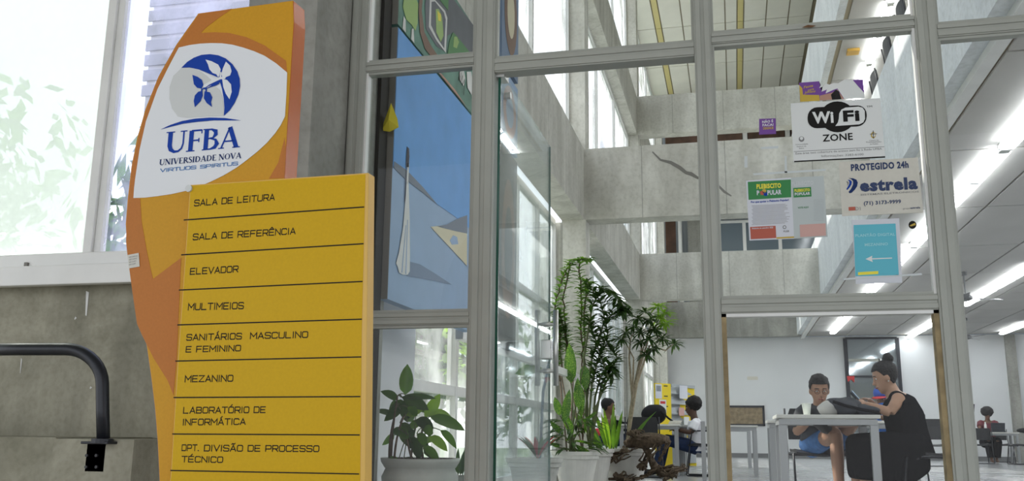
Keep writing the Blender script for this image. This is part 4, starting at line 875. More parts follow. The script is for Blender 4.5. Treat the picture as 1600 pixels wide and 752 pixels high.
# ================================================================== FURNITURE
def chair_root(name, lab, loc, rz, group=None, arms=False, seatm='black_plastic', backm=None):
    """sled-base visitor chair facing +y"""
    t = thing(name, lab, 'chair', loc, rz, group); w = .24
    mb = MB(); n = 7
    vs = []; 
    for i in range(n):
        for j in range(5):
            x = -.22+.44*i/(n-1); y = -.21+.44*j/4; z = .45+.02*(abs(x)/.22)**2-.012*math.cos(j)-(.02 if j == 4 else 0)+(.02 if j == 0 else 0); vs.append((x, y, z))
    top = len(vs); vs += [(a, b, c-.02) for a, b, c in vs]
    fs = [(i*5+j, (i+1)*5+j, (i+1)*5+j+1, i*5+j+1) for i in range(n-1) for j in range(4)]
    fs += [tuple(k+top for k in f[::-1]) for f in fs]
    for i in range(n-1): fs += [(i*5, i*5+top, (i+1)*5+top, (i+1)*5), (i*5+4, (i+1)*5+4, (i+1)*5+4+top, i*5+4+top)]
    for j in range(4): fs += [(j, j+1, j+1+top, j+top), ((n-1)*5+j+1, (n-1)*5+j, (n-1)*5+j+top, (n-1)*5+j+1+top)]
    mb.add(vs, fs); mb.build('seat', seatm, t, local=True, smooth=False)
    mb = MB(); vs = []; n = 7
    for i in range(n):
        for j in range(5):
            x = -.22+.44*i/(n-1); z = .56+.28*j/4; y = -.24-.07*(z-.5)*1.3-.03*(1-(x/.22)**2)
            if j == 4: x *= .88
            vs.append((x, y, z))
    top = len(vs); vs += [(a, b-.016, c) for a, b, c in vs]
    fs = [(i*5+j, i*5+j+1, (i+1)*5+j+1, (i+1)*5+j) for i in range(n-1) for j in range(4)]; fs += [tuple(k+top for k in f[::-1]) for f in fs]
    for i in range(n-1): fs += [(i*5, (i+1)*5, (i+1)*5+top, i*5+top), (i*5+4, i*5+4+top, (i+1)*5+4+top, (i+1)*5+4)]
    for j in range(4): fs += [(j, j+top, j+1+top, j+1), ((n-1)*5+j, (n-1)*5+j+1, (n-1)*5+j+1+top, (n-1)*5+j+top)]
    mb.add(vs, fs); mb.build('backrest', backm or seatm, t, local=True)
    for s in (-1, 1):
        x = s*w
        MB().tube([(x, -.30, .84), (x, -.265, .60), (x, -.22, .44), (x, -.30, .02), (x, -.28, .01), (x, .24, .01), (x, .26, .02), (x, .20, .44), (x*.9, .18, .445), (x, -.2, .44)], .010, 8).build('leg', 'black_metal', t, local=True, smooth=True)
        if arms: MB().tube([(x, -.27, .62), (x, -.2, .66), (x, .16, .66), (x, .2, .44)], .011, 8).build('armrest', 'black_metal', t, local=True, smooth=True)
    MB().tube([(-w, -.1, .43), (w, -.1, .43)], .009).tube([(-w, .12, .43), (w, .12, .43)], .009).tube([(-w, -.28, .01), (w, -.28, .01)], .009).build('crossbar', 'black_metal', t, local=True)
    return t
def table(name, lab, loc, rz, w, d, group=None, h=.75):
    t = thing(name, lab, 'table', loc, rz, group)
    MB().box((-w/2, -d/2, h-.028), (w/2, d/2, h)).build('tabletop', 'table_white', t, local=True, bevel=.004)
    MB().box((-w/2+.02, -d/2+.02, h-.075), (w/2-.02, -d/2+.05, h-.034)).box((-w/2+.02, d/2-.05, h-.075), (w/2-.02, d/2-.02, h-.034)).box((-w/2+.02, -d/2+.05, h-.075), (-w/2+.05, d/2-.05, h-.034)).box((w/2-.05, -d/2+.05, h-.075), (w/2-.02, d/2-.05, h-.034)).build('apron', 'grey_steel', t, local=True)
    for sx in (-1, 1):
        for sy in (-1, 1):
            x = sx*(w/2-.045); y = sy*(d/2-.045); MB().box((x-.03, y-.02, 0), (x+.03, y+.02, h-.075)).build('leg', 'grey_steel', t, local=True, bevel=.003)
    return t
# ================================================================== PEOPLE
def head_rings(mb, c, f, u, s=1.0):
    """skull, jaw, nose, ears; c = head centre (eye height), f = facing, u = up of the head"""
    f = V(f).normalized(); u = V(u); u = (u-f*u.dot(f)).normalized(); r = f.cross(u)
    prof = [(-.118, .020, .070, -.035), (-.108, .036, .080, 0), (-.085, .050, .084, .03), (-.055, .060, .082, .06), (-.02, .068, .080, .085), (.01, .073, .084, .098), (.04, .077, .086, .102), (.07, .074, .080, .098), (.095, .060, .062, .08), (.112, .036, .035, .05), (.118, .01, .01, .015)]
    n = 16; vs = []
    for z, w, fr, bk in prof:
        for k in range(n):
            a = 2*math.pi*k/n; cs, sn = math.cos(a), math.sin(a)
            vs.append(V(c)+(r*cs*w + f*(sn*fr if sn > 0 else sn*bk) + u*z)*s)
    m = len(prof); mb.add(vs, [(i*n+k, i*n+(k+1) % n, (i+1)*n+(k+1) % n, (i+1)*n+k) for i in range(m-1) for k in range(n)]+[tuple(range(n))[::-1], tuple((m-1)*n+k for k in range(n))])
    g = lambda a, b, d: V(c)+(r*a+f*b+u*d)*s
    mb.tube([g(0, .080, .020), g(0, .094, -.008), g(0, .104, -.026), g(0, .086, -.034)], [.007*s, .010*s, .014*s, .010*s], 8)
    mb.tube([g(-.022, .082, -.062), g(0, .09, -.060), g(.022, .082, -.062)], .010*s, 6)
    mb.tube([g(-.035, .078, .026), g(0, .084, .03), g(.035, .078, .026)], .010*s, 6)
    for q_ in (-1, 1): mb.ell(g(.076*q_, -.002, -.005), (.014*s, .020*s, .030*s), 8, 6, Matrix((r, f, u)).transposed())
    return g, Matrix((r, f, u)).transposed()
def hand(mb, w, d, up, s=1, curl=.8, thumb=1):
    """palm and five bent fingers; w wrist, d direction, up = back of the hand"""
    w = V(w); d = V(d).normalized(); up = V(up); up = (up-d*up.dot(d)).normalized(); r = d.cross(up)*thumb
    mb.tube([w-d*.01, w+d*.03, w+d*.085*s], [.026*s, .036*s, .040*s], 10, flat=(r, .45))
    for k, (o, L) in enumerate(((.030, .068), (.011, .078), (-.010, .073), (-.030, .056))):
        p = w+d*.082*s+r*o*s; pts = [p-d*.02]; t = d.copy()
        for j in range(3):
            pts.append(p); t = (t-up*curl*.42*(j+.4)).normalized(); p = p+t*L*s*(.42, .33, .25)[j]
        pts.append(p); mb.tube(pts, [.0095*s, .0095*s, .0090*s, .0082*s, .0068*s], 7)
    p = w+d*.028*s+r*.030*s; mb.tube([p, p+(d*.6+r*.75-up*.2).normalized()*.038*s, p+(d*.6+r*.75).normalized()*.038*s+(d*.95+r*.1-up*.3).normalized()*.045*s], [.014*s, .011*s, .008*s], 7)
def person(lab, loc, rz, skin, J, head, hands, group=None, vox=.011, s=1.0, fem=False, ear=None):
    """J: dict of local joints (x right, y forward, z up). returns root, head frame fn"""
    t = thing('person', lab, 'person', loc, rz, group); mb = MB(); j = {k: V(v) for k, v in J.items()}
    mb.tube([j['hip'], j['hip']*.6+j['chest']*.4, j['chest'], j['chest']*.25+j['neck']*.75, j['neck']-V((0, 0, .015))], [.165, .135 if fem else .145, .165, .13, .07], 16, flat=((1, 0, 0), .68))
    mb.tube([j['neck']-V((0, 0, .03)), j['neck']*.5+V(head[0])*.5-V((0, 0, .01)), V(head[0])-V((0, 0, .04))-V(head[1]).normalized()*.02], [.062, .052, .052], 12)
    for q_ in ('l', 'r'):
        mb.tube([j['neck']-V((0, 0, .05)), j['sh'+q_], j['el'+q_]*.5+j['sh'+q_]*.5, j['el'+q_]], [.05, .052, .044, .036], 12)
        mb.tube([j['el'+q_], j['el'+q_]*.65+j['wr'+q_]*.35, j['wr'+q_]], [.036, .038, .024], 12)
        if 'kn'+q_ in j:
            hp = j['hip']+V((.09 if q_ == 'r' else -.09, 0, 0))
            mb.tube([hp, hp*.5+j['kn'+q_]*.5, j['kn'+q_]], [.088, .074, .055], 12)
            mb.tube([j['kn'+q_], j['kn'+q_]*.68+j['an'+q_]*.32, j['an'+q_]], [.054, .055, .034], 12)
            td = j['to'+q_]-j['an'+q_]; mb.tube([j['an'+q_]-td*.25-V((0, 0, .03)), j['an'+q_]+td*.35-V((0, 0, .025)), j['to'+q_]], [.036, .040, .026], 10)
    g, Mh = head_rings(mb, V(head[0]), head[1], head[2], s)
    for q_, (d, up, curl) in hands.items(): hand(mb, j['wr'+q_], d, up, .95, curl, 1 if q_ == 'l' else -1)
    o = mb.build('body', skin, t, local=True); remesh(o, vox, 3, .45)
    for q_ in (-1, 1):
        ey = MB().ell(g(.030*q_, .075, .008), (.011, .008, .005), 8, 6, Mh).build('eye', 'eye_white', t, local=True, smooth=True)
        MB().ell(g(.030*q_, .081, .006), (.0055, .004, .0055), 6, 5, Mh).build('iris', 'hair', ey, local=True, smooth=True)
        MB().tube([g(.014*q_, .089, .030), g(.032*q_, .087, .034), g(.050*q_, .074, .028)], .0036, 5).build('eyebrow', 'hair', t, local=True)
    MB().tube([g(-.022, .088, -.060), g(0, .099, -.059), g(.022, .088, -.060)], .0055, 6).build('lips', 'lip', t, local=True, smooth=True)
    return t, g, Mh, j
SK = [(-.118, .020, .070, .035), (-.108, .036, .080, .0), (-.085, .050, .084, .03), (-.055, .060, .082, .06), (-.02, .068, .080, .085), (.01, .073, .084, .098), (.04, .077, .086, .102), (.07, .074, .080, .098), (.095, .060, .062, .08), (.112, .036, .035, .05), (.120, .0, .0, .0)]
def skull(z):
    for a, b in zip(SK, SK[1:]):
        if a[0] <= z <= b[0]: u = (z-a[0])/(b[0]-a[0]); return [a[i]+(b[i]-a[i])*u for i in (1, 2, 3)]
    return (0, 0, 0)
def cap_hair(t, g, Mh, low=None, bulge=1.0, name='hair', mt='hair', bun=None, rough=.0, back=.112, top=.014, line=.068):
    """hair that follows the skull: high line over the brow, down past the ears to the nape"""
    mb = MB(); n = 28; m = 9; vs = []; extra = .010+.02*(bulge-1)*10*.3
    for k in range(n):
        a = 2*math.pi*k/n; cs, sn = math.cos(a), math.sin(a)
        lo = line if sn > .55 else (line+( -.01-line)*((.55-sn)/.5) if sn > .05 else -.01-.055*min(1, (.05-sn)/.6))
        for i in range(m):
            u = i/(m-1); z = lo+(.119-lo)*u**.8; w, fr, bk = skull(z); e = extra*(1+.4*u)*(.35 if i == 0 else 1)
            x = cs*(w+e); y = sn*(fr+e*.9) if sn > 0 else sn*(max(bk, .05)+e+(back-.112))
            r_ = 1+rough*(random.random()-.5); vs.append(g(x*r_, y*r_, z+top*u*u))
    mb.add(vs, [(k*m+i, ((k+1) % n)*m+i, ((k+1) % n)*m+i+1, k*m+i+1) for k in range(n) for i in range(m-1)]+[tuple(k*m+m-1 for k in range(n))])
    o = mb.build(name, mt, t, local=True, smooth=True)
    if bun:
        b = MB(); b.ell(g(*bun[0]), (bun[1],)*3, 14, 10, Mh)
        b.v = [p+(p-g(*bun[0]))*(noise.noise(p*60)*.25) for p in b.v]; b.build('hair_bun', mt, o, local=True, smooth=True)
    return o
def afro(t, g, Mh, c, r, name='hair'):
    b = MB(); b.ell(g(*c), r, 28, 18, Mh); cc = g(*c)
    b.v = [p+(p-cc)*(noise.noise(p*28)*.16+noise.noise(p*75)*.10) for p in b.v]; return b.build(name, 'hair', t, local=True, smooth=True)
def torso_cloth(t, j, mt, name='shirt', sleeve=.55, extra=.016, neck=.7, long=0, arms=True, hipr=.175, vox=.014, low=0):
    mb = MB(); h = j['hip']-V((0, 0, low))
    top = j['chest']*(1-neck)+j['neck']*neck
    mb.tube([h, j['hip']*.6+j['chest']*.4, j['chest'], top, top+V((0, 0, .01))], [hipr+extra, .150+extra, .168+extra, .125+extra, .09], 18, flat=((1, 0, 0), .72))
    for q_ in ('l', 'r'):
        a, b = j['sh'+q_], j['el'+q_]
        mb.tube([top-V((0, 0, .03)), a, a+(b-a)*.1], [.06, .052+extra, .054+extra], 12)
        if arms and sleeve > 0: mb.tube([a, a+(b-a)*min(1, sleeve)], [.054+extra, .050+extra*1.5], 12)
        if sleeve > 1: c = j['wr'+q_]; mb.tube([b, b+(c-b)*(sleeve-1)], [.044+extra, .032+extra], 12)
    o = mb.build(name, mt, t, local=True); return remesh(o, vox, 4)
def trousers(t, j, mt, frac=1.9, name='trousers', extra=.016, vox=.014, r0=.175):
    mb = MB(); mb.tube([j['hip']+V((0, 0, .07)), j['hip'], j['hip']-V((0, -.02, .06))], [r0, r0+.005, .15], 16, flat=((1, 0, 0), .72))
    for q_ in ('l', 'r'):
        hp = j['hip']+V((.09 if q_ == 'r' else -.09, 0, 0)); k = j['kn'+q_]; a = j['an'+q_]; f1_ = min(1, frac)
        mb.tube([hp, hp*.5+(hp+(k-hp)*f1_)*.5, hp+(k-hp)*f1_], [.096+extra, .082+extra, .066+extra], 12)
        if frac > 1: e = k+(a-k)*(frac-1); mb.tube([k, k*.6+e*.4, e], [.064+extra, .058+extra, .046+extra], 12)
    o = mb.build(name, mt, t, local=True); return remesh(o, vox, 4)
def shoes(t, j, mt, name='shoe'):
    for q_ in ('l', 'r'):
        td = j['to'+q_]-j['an'+q_]; b = j['an'+q_]-V((0, 0, .035)); MB().tube([b-td*.3, b+td*.2, j['to'+q_]+V((0, 0, 0)), j['to'+q_]+td*.12], [.040, .046, .040, .02], 12).build(name, mt, t, local=True, smooth=True)
def look(px, py, z): return P(px, py, Z=z)
# ---- nearest table with its things
XT0, XT1 = P(1213, 652, Y=7.45).x, P(1376, 650, Y=7.45).x
tb = table('study_table', 'nearest square grey study table with a backpack and cup on it', ((XT0+XT1)/2, 7.45+.38, 0), 0, XT1-XT0, .76)
# woman in black at its right end, facing left (-X)
wx, wy = 1.36, 7.95; WR = math.radians(90)
def toloc(p, loc, rz): return Matrix.Rotation(-rz, 3, 'Z') @ (V(p)-V(loc))
wl = (wx, wy, 0)
TL = lambda px, py, Y: toloc(P(px, py, Y=Y), wl, WR)
hc = TL(1383, 590, 7.95)
J = dict(hip=(0, 0, .50), chest=(0, .07, .82), neck=(0, .13, 1.02), shl=(-.17, .12, .97), shr=(.17, .12, .97), ell=(-.20, .25, .80), elr=(.21, .25, .80), wrl=TL(1352, 632, 7.80), wrr=TL(1356, 634, 7.98),
         knl=(-.11, .44, .53), knr=(.10, .42, .53), anl=(-.07, .36, .09), anr=(.08, .44, .09), tol=(-.07, .50, .03), tor=(.08, .58, .03))
J['ell'] = TL(1391, 645, 7.76); J['elr'] = TL(1388, 643, 8.1)
J['neck'] = TL(1396, 612, 7.95); J['shl'] = TL(1404, 624, 7.79); J['shr'] = TL(1401, 622, 8.12)
J['chest'] = TL(1412, 650, 7.95); J['hip'] = TL(1425, 708, 7.95)
t, g, Mh, j = person('woman in a black sleeveless dress, hair in a bun, holding a phone at the table', wl, WR, 'skin_light', J, (hc, (0, .93, -.30), (0, .3, .95)), {'l': ((.45, 1, .25), (-.6, 0, .8), 1.0), 'r': ((-.1, 1, .25), (.5, 0, .8), 1.3)}, fem=True, vox=.0085)
cap_hair(t, g, Mh, bun=((0, -.075, .135), .044))
for q_ in (-1, 1): MB().ell(g(.084*q_, .0, -.035), (.006,)*3, 8, 6).build('earring', 'plastic_white', t, local=True)
# dress: fitted top and a wide skirt over the knees
mb = MB(); top = j['chest']*.2+j['neck']*.8
mb.tube([j['hip']-V((0, 0, .03)), j['hip']*.5+j['chest']*.5, j['chest'], j['chest']*.45+j['neck']*.55, top], [.215, .190, .190, .165, .105], 18, flat=((1, 0, 0), .80))
for q_ in ('l', 'r'): mb.tube([top-V((0, 0, .01)), j['sh'+q_]*.86+top*.14, j['sh'+q_]*.8+j['chest']*.2], [.06, .062, .075], 10)
o = mb.build('dress_top', 'black_cloth', t, local=True); remesh(o, .014, 4)
bm = bmesh.new()
hl = j['hip']
for c_, r_ in (((-.12, hl.y-.0, .53), .115), ((.12, hl.y-.0, .53), .115), ((-.12, .43, .535), .080), ((.12, .43, .535), .080), ((-.16, .46, .34), .04), ((.16, .46, .34), .04), ((-.18, .47, .285), .02), ((.18, .47, .285), .02), ((-.17, .06, .275), .03), ((.17, .06, .275), .03), ((-.15, -.03, .36), .04), ((.15, -.03, .36), .04)):
    e = MB().ell(c_, (r_,)*3, 10, 7)
    for p in e.v: bm.verts.new(p)
bmesh.ops.convex_hull(bm, input=bm.verts); me = bpy.data.meshes.new('skirt'); bm.to_mesh(me); bm.free()
sk = bpy.data.objects.new('skirt', me); COL.objects.link(sk); sk.parent = t; me.materials.append(M['black_cloth'])
loose = bmesh.new(); loose.from_mesh(me); bmesh.ops.delete(loose, geom=[v for v in loose.verts if not v.link_faces], context='VERTS'); loose.to_mesh(me); loose.free()
remesh(sk, .016, 10)
for v in sk.data.vertices:   # hanging folds that deepen towards the hem
    d_ = max(0, (.55-v.co.z)/.4); a = math.atan2(v.co.x, v.co.y-.2); k_ = 1+.05*d_*math.sin(a*17+v.co.z*4)+.03*d_*math.sin(a*7+1); v.co.x *= k_; v.co.y = (v.co.y-.2)*k_+.2
sk.modifiers.clear()
shoes(t, j, 'canvas_edge', 'sandal')
chair_root('visitor_chair', 'black sled-base chair under the woman in the black dress', (wx+.10, wy+.02, 0), WR)
ph = thing('phone', 'dark phone held by the woman in black', 'phone', P(1335, 622, Y=7.84))
a, b = P(1329, 615, Y=7.84), P(1341, 628, Y=7.84); MB().prism([a+V((0, -.035, .012)), b+V((0, -.035, .012)), b+V((0, .035, 0)), a+V((0, .035, 0))], (.006, 0, .008)).build('case', 'phone', ph); MB().prism([a+V((.009, -.030, .021)), b+V((.007, -.030, .021)), b+V((.007, .030, .009)), a+V((.009, .030, .009))], (.0008, 0, .001)).build('screen', 'screen', ph)
# young man behind the table, facing the camera
mx_, my_ = P(1280, 700, Y=8.7).x, 8.72; ML = (mx_, my_, 0); MR = math.radians(180+4)
TL = lambda px, py, Y: toloc(P(px, py, Y=Y), ML, MR)
hc = TL(1280, 611, 8.45)
J = dict(hip=(0, .0, .52), chest=TL(1281, 655, 8.52), neck=TL(1281, 632, 8.48), shl=TL(1307, 640, 8.50), shr=TL(1256, 643, 8.50), ell=TL(1312, 660, 8.3), elr=TL(1244, 676, 8.42), wrl=TL(1296, 655, 8.15), wrr=TL(1268, 655, 8.22))
J['hip'] = TL(1283, 697, 8.72)
J['knr'] = TL(1337, 655, 8.42); J['anr'] = TL(1292, 664, 8.22); J['tor'] = TL(1274, 657, 8.12)     # leg laid across the other knee
J['knl'] = TL(1306, 678, 8.20); J['anl'] = TL(1311, 752, 8.05); J['tol'] = TL(1306, 778, 7.93)
J['anl'] = V((J['anl'].x, J['anl'].y, .10)); J['tol'] = V((J['tol'].x, J['tol'].y, .04))
# his left and right swap sides in the picture: keep hips from crossing
J['knl'], J['knr'], J['anl'], J['anr'], J['tol'], J['tor'] = J['knr'], J['knl'], J['anr'], J['anl'], J['tor'], J['tol']
J['ell'], J['elr'] = J['ell'], J['elr']
t, g, Mh, j = person('young man with glasses in a dark tee and blue shorts, legs crossed', ML, MR, 'skin_tan', {**J, 'shl': J['shl'], 'shr': J['shr']}, (hc, (0, .96, -.2), (0, .2, .97)), {'l': ((.3, 1, 0), (0, 0, 1), .8), 'r': ((-.3, 1, 0), (0, 0, 1), .8)}, vox=.0085, s=.98)
cap_hair(t, g, Mh, rough=.05); afro(t, g, Mh, (0, -.01, .095), (.072, .085, .052), 'hair_top')
torso_cloth(t, j, 'tee_grey', 'tee_shirt', .85, .018, .82)
trousers(t, j, 'denim', .62, 'shorts')
for q_ in (-1, 1): 
    ring = [g(.032*q_+.022*math.cos(a*math.pi/6), .104, .006+.017*math.sin(a*math.pi/6)) for a in range(13)]; MB().tube(ring, .0018, 5).tube([g(.054*q_, .104, .01), g(.078*q_, .0, .005)], .0018, 5).build('glasses', 'black_metal', t, local=True)
shoes(t, j, 'black_plastic')
chair_root('visitor_chair', 'black sled-base chair under the young man with glasses', (mx_, my_+.06, 0), MR)
# backpack and cup on the table
bp_ = thing('backpack', 'dark blue-grey backpack with a light panel lying on the nearest table', 'backpack', P(1320, 650, Y=7.8))
TB = lambda px, py, Y=7.78: P(px, py, Y=Y)
mb = MB(); zt2 = .752
def bagblob(x0, x1, zh, y0, y1, mt, nm):
    mb = MB(); mb.ell(((x0+x1)/2, (y0+y1)/2, zt2+zh*.42), ((x1-x0)/2, (y1-y0)/2, zh*.62), 24, 14)
    for p in mb.v:
        p += V((0, 0, 1))*noise.noise(p*9)*.03+V((1, 0, 0))*noise.noise(p*11)*.05; p.z = max(p.z, zt2+.001)
    return mb.build(nm, mt, bp_, smooth=True)
bagblob(TB(1288, 640).x, TB(1345, 640).x, .135, 7.62, 7.98, 'bag', 'main_pocket'); bagblob(TB(1318, 645).x, TB(1377, 645).x, .075, 7.64, 7.93, 'bag', 'top_pocket'); bagblob(TB(1276, 640).x, TB(1316, 640).x, .105, 7.68, 7.88, 'bag_light', 'front_panel')
MB().tube([TB(1302, 628, 7.62), TB(1320, 634, 7.58), TB(1345, 640, 7.58), TB(1372, 645, 7.58), TB(1374, 648, 7.62)], .012, 8).build('strap', 'black_cloth', bp_, smooth=True)
cu = P(1261, 651, Y=7.62); cp2_ = thing('plastic_cup', 'translucent white plastic cup on the nearest table left of the backpack', 'cup', (cu.x, cu.y, .7505)); MB().lathe([(.024, 0), (.036, .085), (.038, .088), (.034, .086), (.022, .004)], (cu.x, cu.y, .7505), 20).build('cup_body', 'cup', cp2_, smooth=True); MB().lathe([(.0375, .084), (.0405, .088), (.0375, .092)], (cu.x, cu.y, .7505), 20).build('rim', 'plastic_white', cp2_)
# second table, behind
t2x = P(1199, 664, Y=10.0).x
table('study_table', 'second study table just behind the nearest one, its leg beside it', (t2x+.72, 10.3, 0), 0, 1.44, .70)
# third person with a cap
px_, py_ = P(1385, 700, Y=10.9).x+.08, 10.92; CL = (px_, py_, 0); CR = math.radians(150)
TL = lambda px, py, Y: toloc(P(px, py, Y=Y), CL, CR)
hc = TL(1380, 624, 10.7)
J = dict(hip=(0, 0, .50), chest=(0, .06, .80), neck=hc-V((0, .03, .19)), shl=(-.19, .08, .97), shr=(.19, .08, .97), ell=(-.26, .3, .80), elr=(.24, .28, .78), wrl=(-.12, .50, .80), wrr=(.12, .50, .80), knl=(-.1, .42, .52), knr=(.1, .42, .52), anl=(-.1, .42, .09), anr=(.1, .42, .09), tol=(-.1, .56, .04), tor=(.1, .56, .04))
J['wrr'] = TL(1357, 624, 10.4); J['elr'] = TL(1372, 640, 10.55); J['shr'] = TL(1385, 640, 10.65); J['neck'] = hc-V((0, .03, .17))
t, g, Mh, j = person('person in blue shirt and blue cap with red peak, behind the woman in black', CL, CR, 'skin_brown', J, (hc, (0, 1, -.2), (0, .2, 1)), {'l': ((.3, 1, 0), (0, 0, 1), .8), 'r': ((.3, 1, 0), (0, 0, 1), .8)}, vox=.013)
cap_hair(t, g, Mh); MB().ell(g(0, -.01, .065), (.095, .112, .085), 18, 12, Mh).build('cap', 'cap_blue', t, local=True, smooth=True)
MB().ell(g(0, .10, .035), (.075, .085, .012), 16, 8, Mh).build('cap_peak', 'cap_red', t, local=True, smooth=True)
torso_cloth(t, j, 'shirt_blue', 'shirt', .6); trousers(t, j, 'jeans_dark', 1.9); shoes(t, j, 'black_plastic')
chair_root('visitor_chair', 'black sled-base chair under the person with the cap', (px_, py_, 0), CR)
ob = MB().box((P(1327, 690, Y=10.2).x, 10.15, .45), (P(1332, 690, Y=10.2).x, 10.3, .60)).box((P(1327, 690, Y=10.2).x, 10.15, .38), (P(1331, 690, Y=10.2).x, 10.3, .449)).build('folder', 'orange_item'); tag(ob, 'orange folder hanging at the second table behind the nearest one', 'folder')
# ---- left part of the hall: two people at a table
lx, ly = P(1090, 700, Y=14.6).x, 14.5; LL = (lx, ly, 0); LR = math.radians(90)
TL = lambda px, py, Y: toloc(P(px, py, Y=Y), LL, LR)
hc = TL(1081, 637, 14.5)
J = dict(hip=TL(1090, 700, 14.5), chest=TL(1087, 672, 14.5), neck=TL(1086, 656, 14.5), shl=TL(1088, 661, 14.33), shr=TL(1088, 660, 14.67), ell=TL(1080, 676, 14.28), elr=TL(1078, 675, 14.7), wrl=TL(1060, 673, 14.36), wrr=TL(1060, 671, 14.62), knl=(-.11, .48, .53), knr=(.11, .48, .53), anl=(-.09, .62, .1), anr=(.09, .56, .1), tol=(-.09, .76, .04), tor=(.09, .7, .04))
t, g, Mh, j = person('woman with a short afro in a white tee and dark jeans on a black armchair', LL, LR, 'skin_dark', J, (hc, (0, .97, -.2), (0, .2, .97)), {'l': ((.1, 1, .1), (0, 0, 1), .8), 'r': ((-.1, 1, .1), (0, 0, 1), .8)}, fem=True, vox=.012)
afro(t, g, Mh, (0, -.045, .055), (.125, .125, .115)); torso_cloth(t, j, 'tee_white', 'tee_shirt', .75, .022, .85, low=.05); trousers(t, j, 'jeans_dark', 1.92, 'jeans'); shoes(t, j, 'black_plastic')
chair_root('visitor_armchair', 'black sled-base armchair under the woman in the white tee', (lx+.10, ly, 0), LR, arms=True)
ltx = P(1048, 668, Y=14.5).x
table('study_table', 'grey study table between the two seated people at the left', (ltx-.30, 14.5, 0), 0, .9, .8)
p = P(1056, 667, Y=14.4); ob = MB().box((p.x-.10, 14.3, .751), (p.x+.08, 14.5, .775)).add([(p.x-.10, 14.3, .776), (p.x+.08, 14.3, .776), (p.x+.1, 14.42, .81), (p.x-.08, 14.42, .81)], [(0, 1, 2, 3)]).build('open_book', 'plastic_cream'); tag(ob, 'open pale book on the table in front of the woman in the white tee', 'book')
rx, ry = P(948, 700, Y=14.6).x-.02, 14.6; RL = (rx, ry, 0); RR = math.radians(-80)
TL = lambda px, py, Y: toloc(P(px, py, Y=Y), RL, RR)
hc = TL(951, 636, 14.6)
J = dict(hip=(0, 0, .50), chest=TL(949, 672, 14.6), neck=TL(948, 656, 14.6), shl=TL(950, 660, 14.78), shr=TL(950, 661, 14.40), ell=TL(972, 668, 14.8), elr=TL(974, 666, 14.42), wrl=TL(994, 670, 14.75), wrr=TL(996, 668, 14.5), knl=(-.11, .44, .53), knr=(.11, .44, .53), anl=(-.09, .5, .1), anr=(.09, .5, .1), tol=(-.09, .64, .04), tor=(.09, .64, .04))
t, g, Mh, j = person('person with dark tied hair behind the potted plants, reaching over the table', RL, RR, 'skin_brown', J, (hc, (0, .97, -.1), (0, .1, 1)), {'l': ((0, 1, 0), (0, 0, 1), .8), 'r': ((0, 1, 0), (0, 0, 1), .8)}, vox=.013)
cap_hair(t, g, Mh, back=.125); torso_cloth(t, j, 'skin_brown', 'top', .3, .012, .75); o_ = MB()
for q_ in ('l', 'r'): o_.tube([j['sh'+q_]*.6+j['el'+q_]*.4, j['el'+q_], j['wr'+q_]], [.07, .062, .045], 10)
o_.build('sleeves', 'black_cloth', t, local=True, smooth=True); trousers(t, j, 'jeans_dark', 1.92); shoes(t, j, 'black_plastic')
chair_root('visitor_chair', 'black sled-base chair under the person with braided hair', (rx-.06, ry, 0), RR)
bg_ = thing('black_backpack', 'big round black backpack on the table between the two seated people', 'backpack', P(1022, 668, Y=14.55))
c_ = P(1022, 662, Y=14.55); mb = MB().ell((c_.x, c_.y, .90), (.20, .16, .15), 22, 14)
for p_ in mb.v: p_ += V((1, .3, .6))*noise.noise(p_*8)*.03; p_.z = max(p_.z, .752)
mb.build('bag_body', 'bag_black', bg_, smooth=True); MB().tube([(c_.x+.12, c_.y-.12, .95), (c_.x+.22, c_.y-.14, .85), (c_.x+.32, c_.y-.14, .775)], .015).build('strap', 'bag_black', bg_, smooth=True)
# a black padded seat/back in front of the table
a, b = P(984, 693, Y=13.6), P(1026, 660, Y=13.6)
ch = chair_root('visitor_chair', 'empty black chair standing before the table between the two seated people', ((a.x+b.x)/2, 13.75, 0), 0)
# yellow magazine shelf
ys_ = 18.9; a = P(1023, 700, Y=ys_-.2).x; b = P(1049, 700, Y=ys_).x
sh = thing('magazine_shelf', 'tall yellow and grey magazine display shelf at the back left', 'shelf', (b-.05, ys_, 0))
p0 = V((P(1023, 600, Y=18.55).x, 18.55, 0)); p1 = V((P(1048, 600, Y=18.85).x, 18.85, 0)); p2 = V((P(1085, 600, Y=19.75).x, 19.6, 0))
zt3 = P(1048, 600, Y=18.85).z
e1 = (p1-p0); n1 = V((e1.y, -e1.x, 0)).normalized()     # faces the camera
e2 = p2-p1; n2 = V((e2.y, -e2.x, 0)).normalized()
def slab(p, q, n, t_, z0, z1): return MB().prism([V((p.x, p.y, z0)), V((q.x, q.y, z0)), V((q.x, q.y, z1)), V((p.x, p.y, z1))], n*t_)
slab(p0, p1, -n1, .03, .0, zt3).build('side_panel', 'yellow_paint', sh)
back_ = V((p2.x-p1.x, p2.y-p1.y, 0))
slab(p2-n2*0, p2+(p0-p1), V((0, 1, 0)), .03, 0, zt3).build('side_panel', 'yellow_paint', sh)
slab(p0+V((.02, .03, 0)), p0+V((.02, .03, 0))+back_, n2, -.02, 0.1, zt3-.02).build('back_panel', 'shelf_grey', sh)
slab(p1+n2*0, p2, n2, .015, zt3-.06, zt3).build('top_rail', 'shelf_grey', sh); slab(p1, p2, -n2, .03, .05, .55).build('base_panel', 'shelf_grey', sh)
